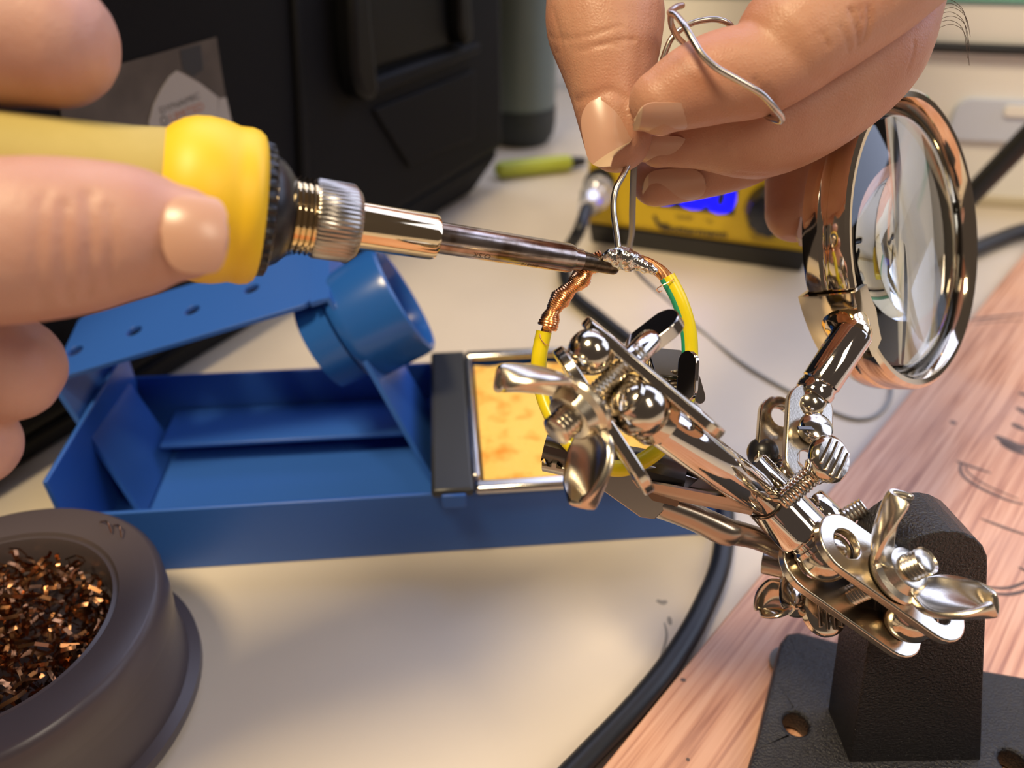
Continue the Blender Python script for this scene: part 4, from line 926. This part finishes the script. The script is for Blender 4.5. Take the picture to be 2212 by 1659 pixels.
# ------------------------------------------------------------------ soldering iron
iron = thing('soldering_iron', 'yellow handled soldering iron whose chisel tip touches the wire joint', 'soldering iron', tuple(P(1325, 577, .1515)))
IA = P(480, 440, .1215); IB = P(1240, 559, .1485)
iax = (IB-IA).normalized()
def tU(u):
    "arc position on the iron axis seen at column u"
    a = (u - W/2)/F; p = IA - CAM; n = RT - FW*a; return -(p.dot(n))/(iax.dot(n))
def ir(u, rp, dt=0.0):
    t = tU(u) + dt; return (t, px(rp, depth(IA + iax*t)))
def il(prof, name, m_, parent=iron, seg=64, knurl=None):
    mb = MB(); mb.lathe(IA, iax, prof, seg, knurl, x=UP); return mb.build(name, m_, parent)
g0 = tU(0)
il([(g0-.060, 0), (g0-.060, .0070), (g0-.05, .0076), ir(0, 122), ir(150, 128), ir(280, 134), ir(345, 140), ir(400, 136), (ir(400, 0)[0], 0)], 'grip_sleeve', YEL_GRIP)
s9 = [(338, 130), (346, 137), (362, 152), (385, 166), (410, 174), (440, 177), (468, 175), (490, 170), (503, 166), (515, 166), (530, 167), (546, 163), (557, 155), (561, 146), (557, 120)]
il([ir(u, r) for u, r in s9], 'finger_guard', YEL_SOFT, seg=96)
t1 = tU(555)
def pr(lst): return [(t1 + a, b) for a, b in lst]
k9 = px(1, .1245)
il(pr([(-.002, 0), (-.002, 138*k9), (.0002, 141*k9), (.0017, 138*k9), (.0020, 132*k9), (.0020, 0)]), 'ribbed_collar', BLKPL, seg=144, knurl=(4, .022, t1-.001, t1+.0018))
il(pr([(.0018, 0), (.0018, 122*k9), (.0026, 118*k9), (.0036, 110*k9), (.0046, 96*k9), (.0052, 84*k9), (.0052, 0)]), 'nose', BLKPL)
tn0 = tU(680)
th_ = []
x_ = t1 + .0050
while x_ < tn0 + .001: th_ += [(x_, .0060), (x_+.0004, .0064), (x_+.0008, .0060)]; x_ += .0009
il([(t1+.005, 0)] + th_ + [(th_[-1][0], 0)], 'threaded_neck', BRASSY)
ta, tb_ = tU(674), tU(770)
rn_ = px(84, depth(IA + iax*((ta+tb_)/2)))
il([(ta, .0058), (ta, rn_*.96), (ta+.0005, rn_), (tb_-.0012, rn_), (tb_, rn_*.86), (tb_, .0040), (ta, .0058)], 'knurled_nut', mat('dark_nickel', (.42, .38, .33), .26, 1.0), seg=216, knurl=(4, .014, ta+.0001, tb_-.0010))
tc2 = tU(942); rb = px(51, depth(IA+iax*tU(860)))
il([(tb_-.003, 0), (tb_-.003, rb), (tc2-.0009, rb), (tc2-.0002, rb*.95), (tc2, rb*.86), (tc2, 0)], 'barrel_sleeve', BRASSY)
td_ = tU(1236); rs = px(32.5, .144)
tsh = il([(tc2-.002, 0), (tc2-.002, rs), (td_-.0010, rs), (td_-.0002, rs*.92), (td_, rs*.80), (td_+.0018, rs*.76), (td_+.0020, rs*.64), (td_+.0020, 0)], 'tip_shaft', TIPMAT)
# chisel point
te = tU(1335) ; fr = frame(IA, iax, UP)
def chis(s, t):
    x = td_ + .001 + (te - td_ - .001)*s; r = rs*.66*(1 - .12*s); a = 2*math.pi*t
    q = Vector((r*math.cos(a), r*math.sin(a), x))
    cut = rs*.66*(1 - 1.55*max(0, s-.15))            # flat ground on the upper right side
    q.x = min(q.x, cut); 
    if s > .9: f = math.sqrt(max(0, 1-((s-.9)/.1)**2)); q.y *= max(.15, f); q.x = cut*.0 + q.x*max(.3, f) - (1-f)*rs*.15
    q.x -= rs*.10*s
    return fr @ q
vs = []; fs = []; nu, nv = 22, 28
for i in range(nu):
    for j in range(nv): vs.append(chis(i/(nu-1), j/nv))
for i in range(nu-1):
    for j in range(nv): fs.append((i*nv+j, i*nv+(j+1) % nv, (i+1)*nv+(j+1) % nv, (i+1)*nv+j))
fs.append(tuple(range(nv))[::-1]); fs.append(tuple((nu-1)*nv+j for j in range(nv)))
mm = MB(); mm.add(vs, fs); mm.build('chisel_tip', TIPBURN, iron, angle=35)
# engraved code on the shaft, wrapped on the cylinder, reads upside down
for txt, u0, ang, hgt in (('OISK', 1055, -46, .0016), ('SK-210', 1160, -62, .0012)):
    me = text_mesh(txt, 1.0, 0.0, 0.0, 'LEFT'); frx = frame(IA, iax, V(0, 0, 1))
    t0_ = tU(u0)
    for v in me.vertices:
        a = math.radians(ang) + v.co.y*hgt/rs*-1.0*-1; t = t0_ - v.co.x*hgt
        # angle measured from the side facing the viewer, negative = lower side
        ca_, sa_ = math.cos(-a), math.sin(-a); fv = V(0, 0, 1); fv = (fv - fv.dot(iax)*iax).normalized(); uv = fv.cross(iax); uv = uv if uv.z > 0 else -uv
        aa = math.radians(ang) - v.co.y*hgt/rs
        v.co = IA + iax*t + (fv*math.cos(aa) + uv*math.sin(aa))*(rs + .00003)
    link('engraved_code', me, mat('engraving', (.05, .035, .02), .5, .5), tsh, smooth=False)
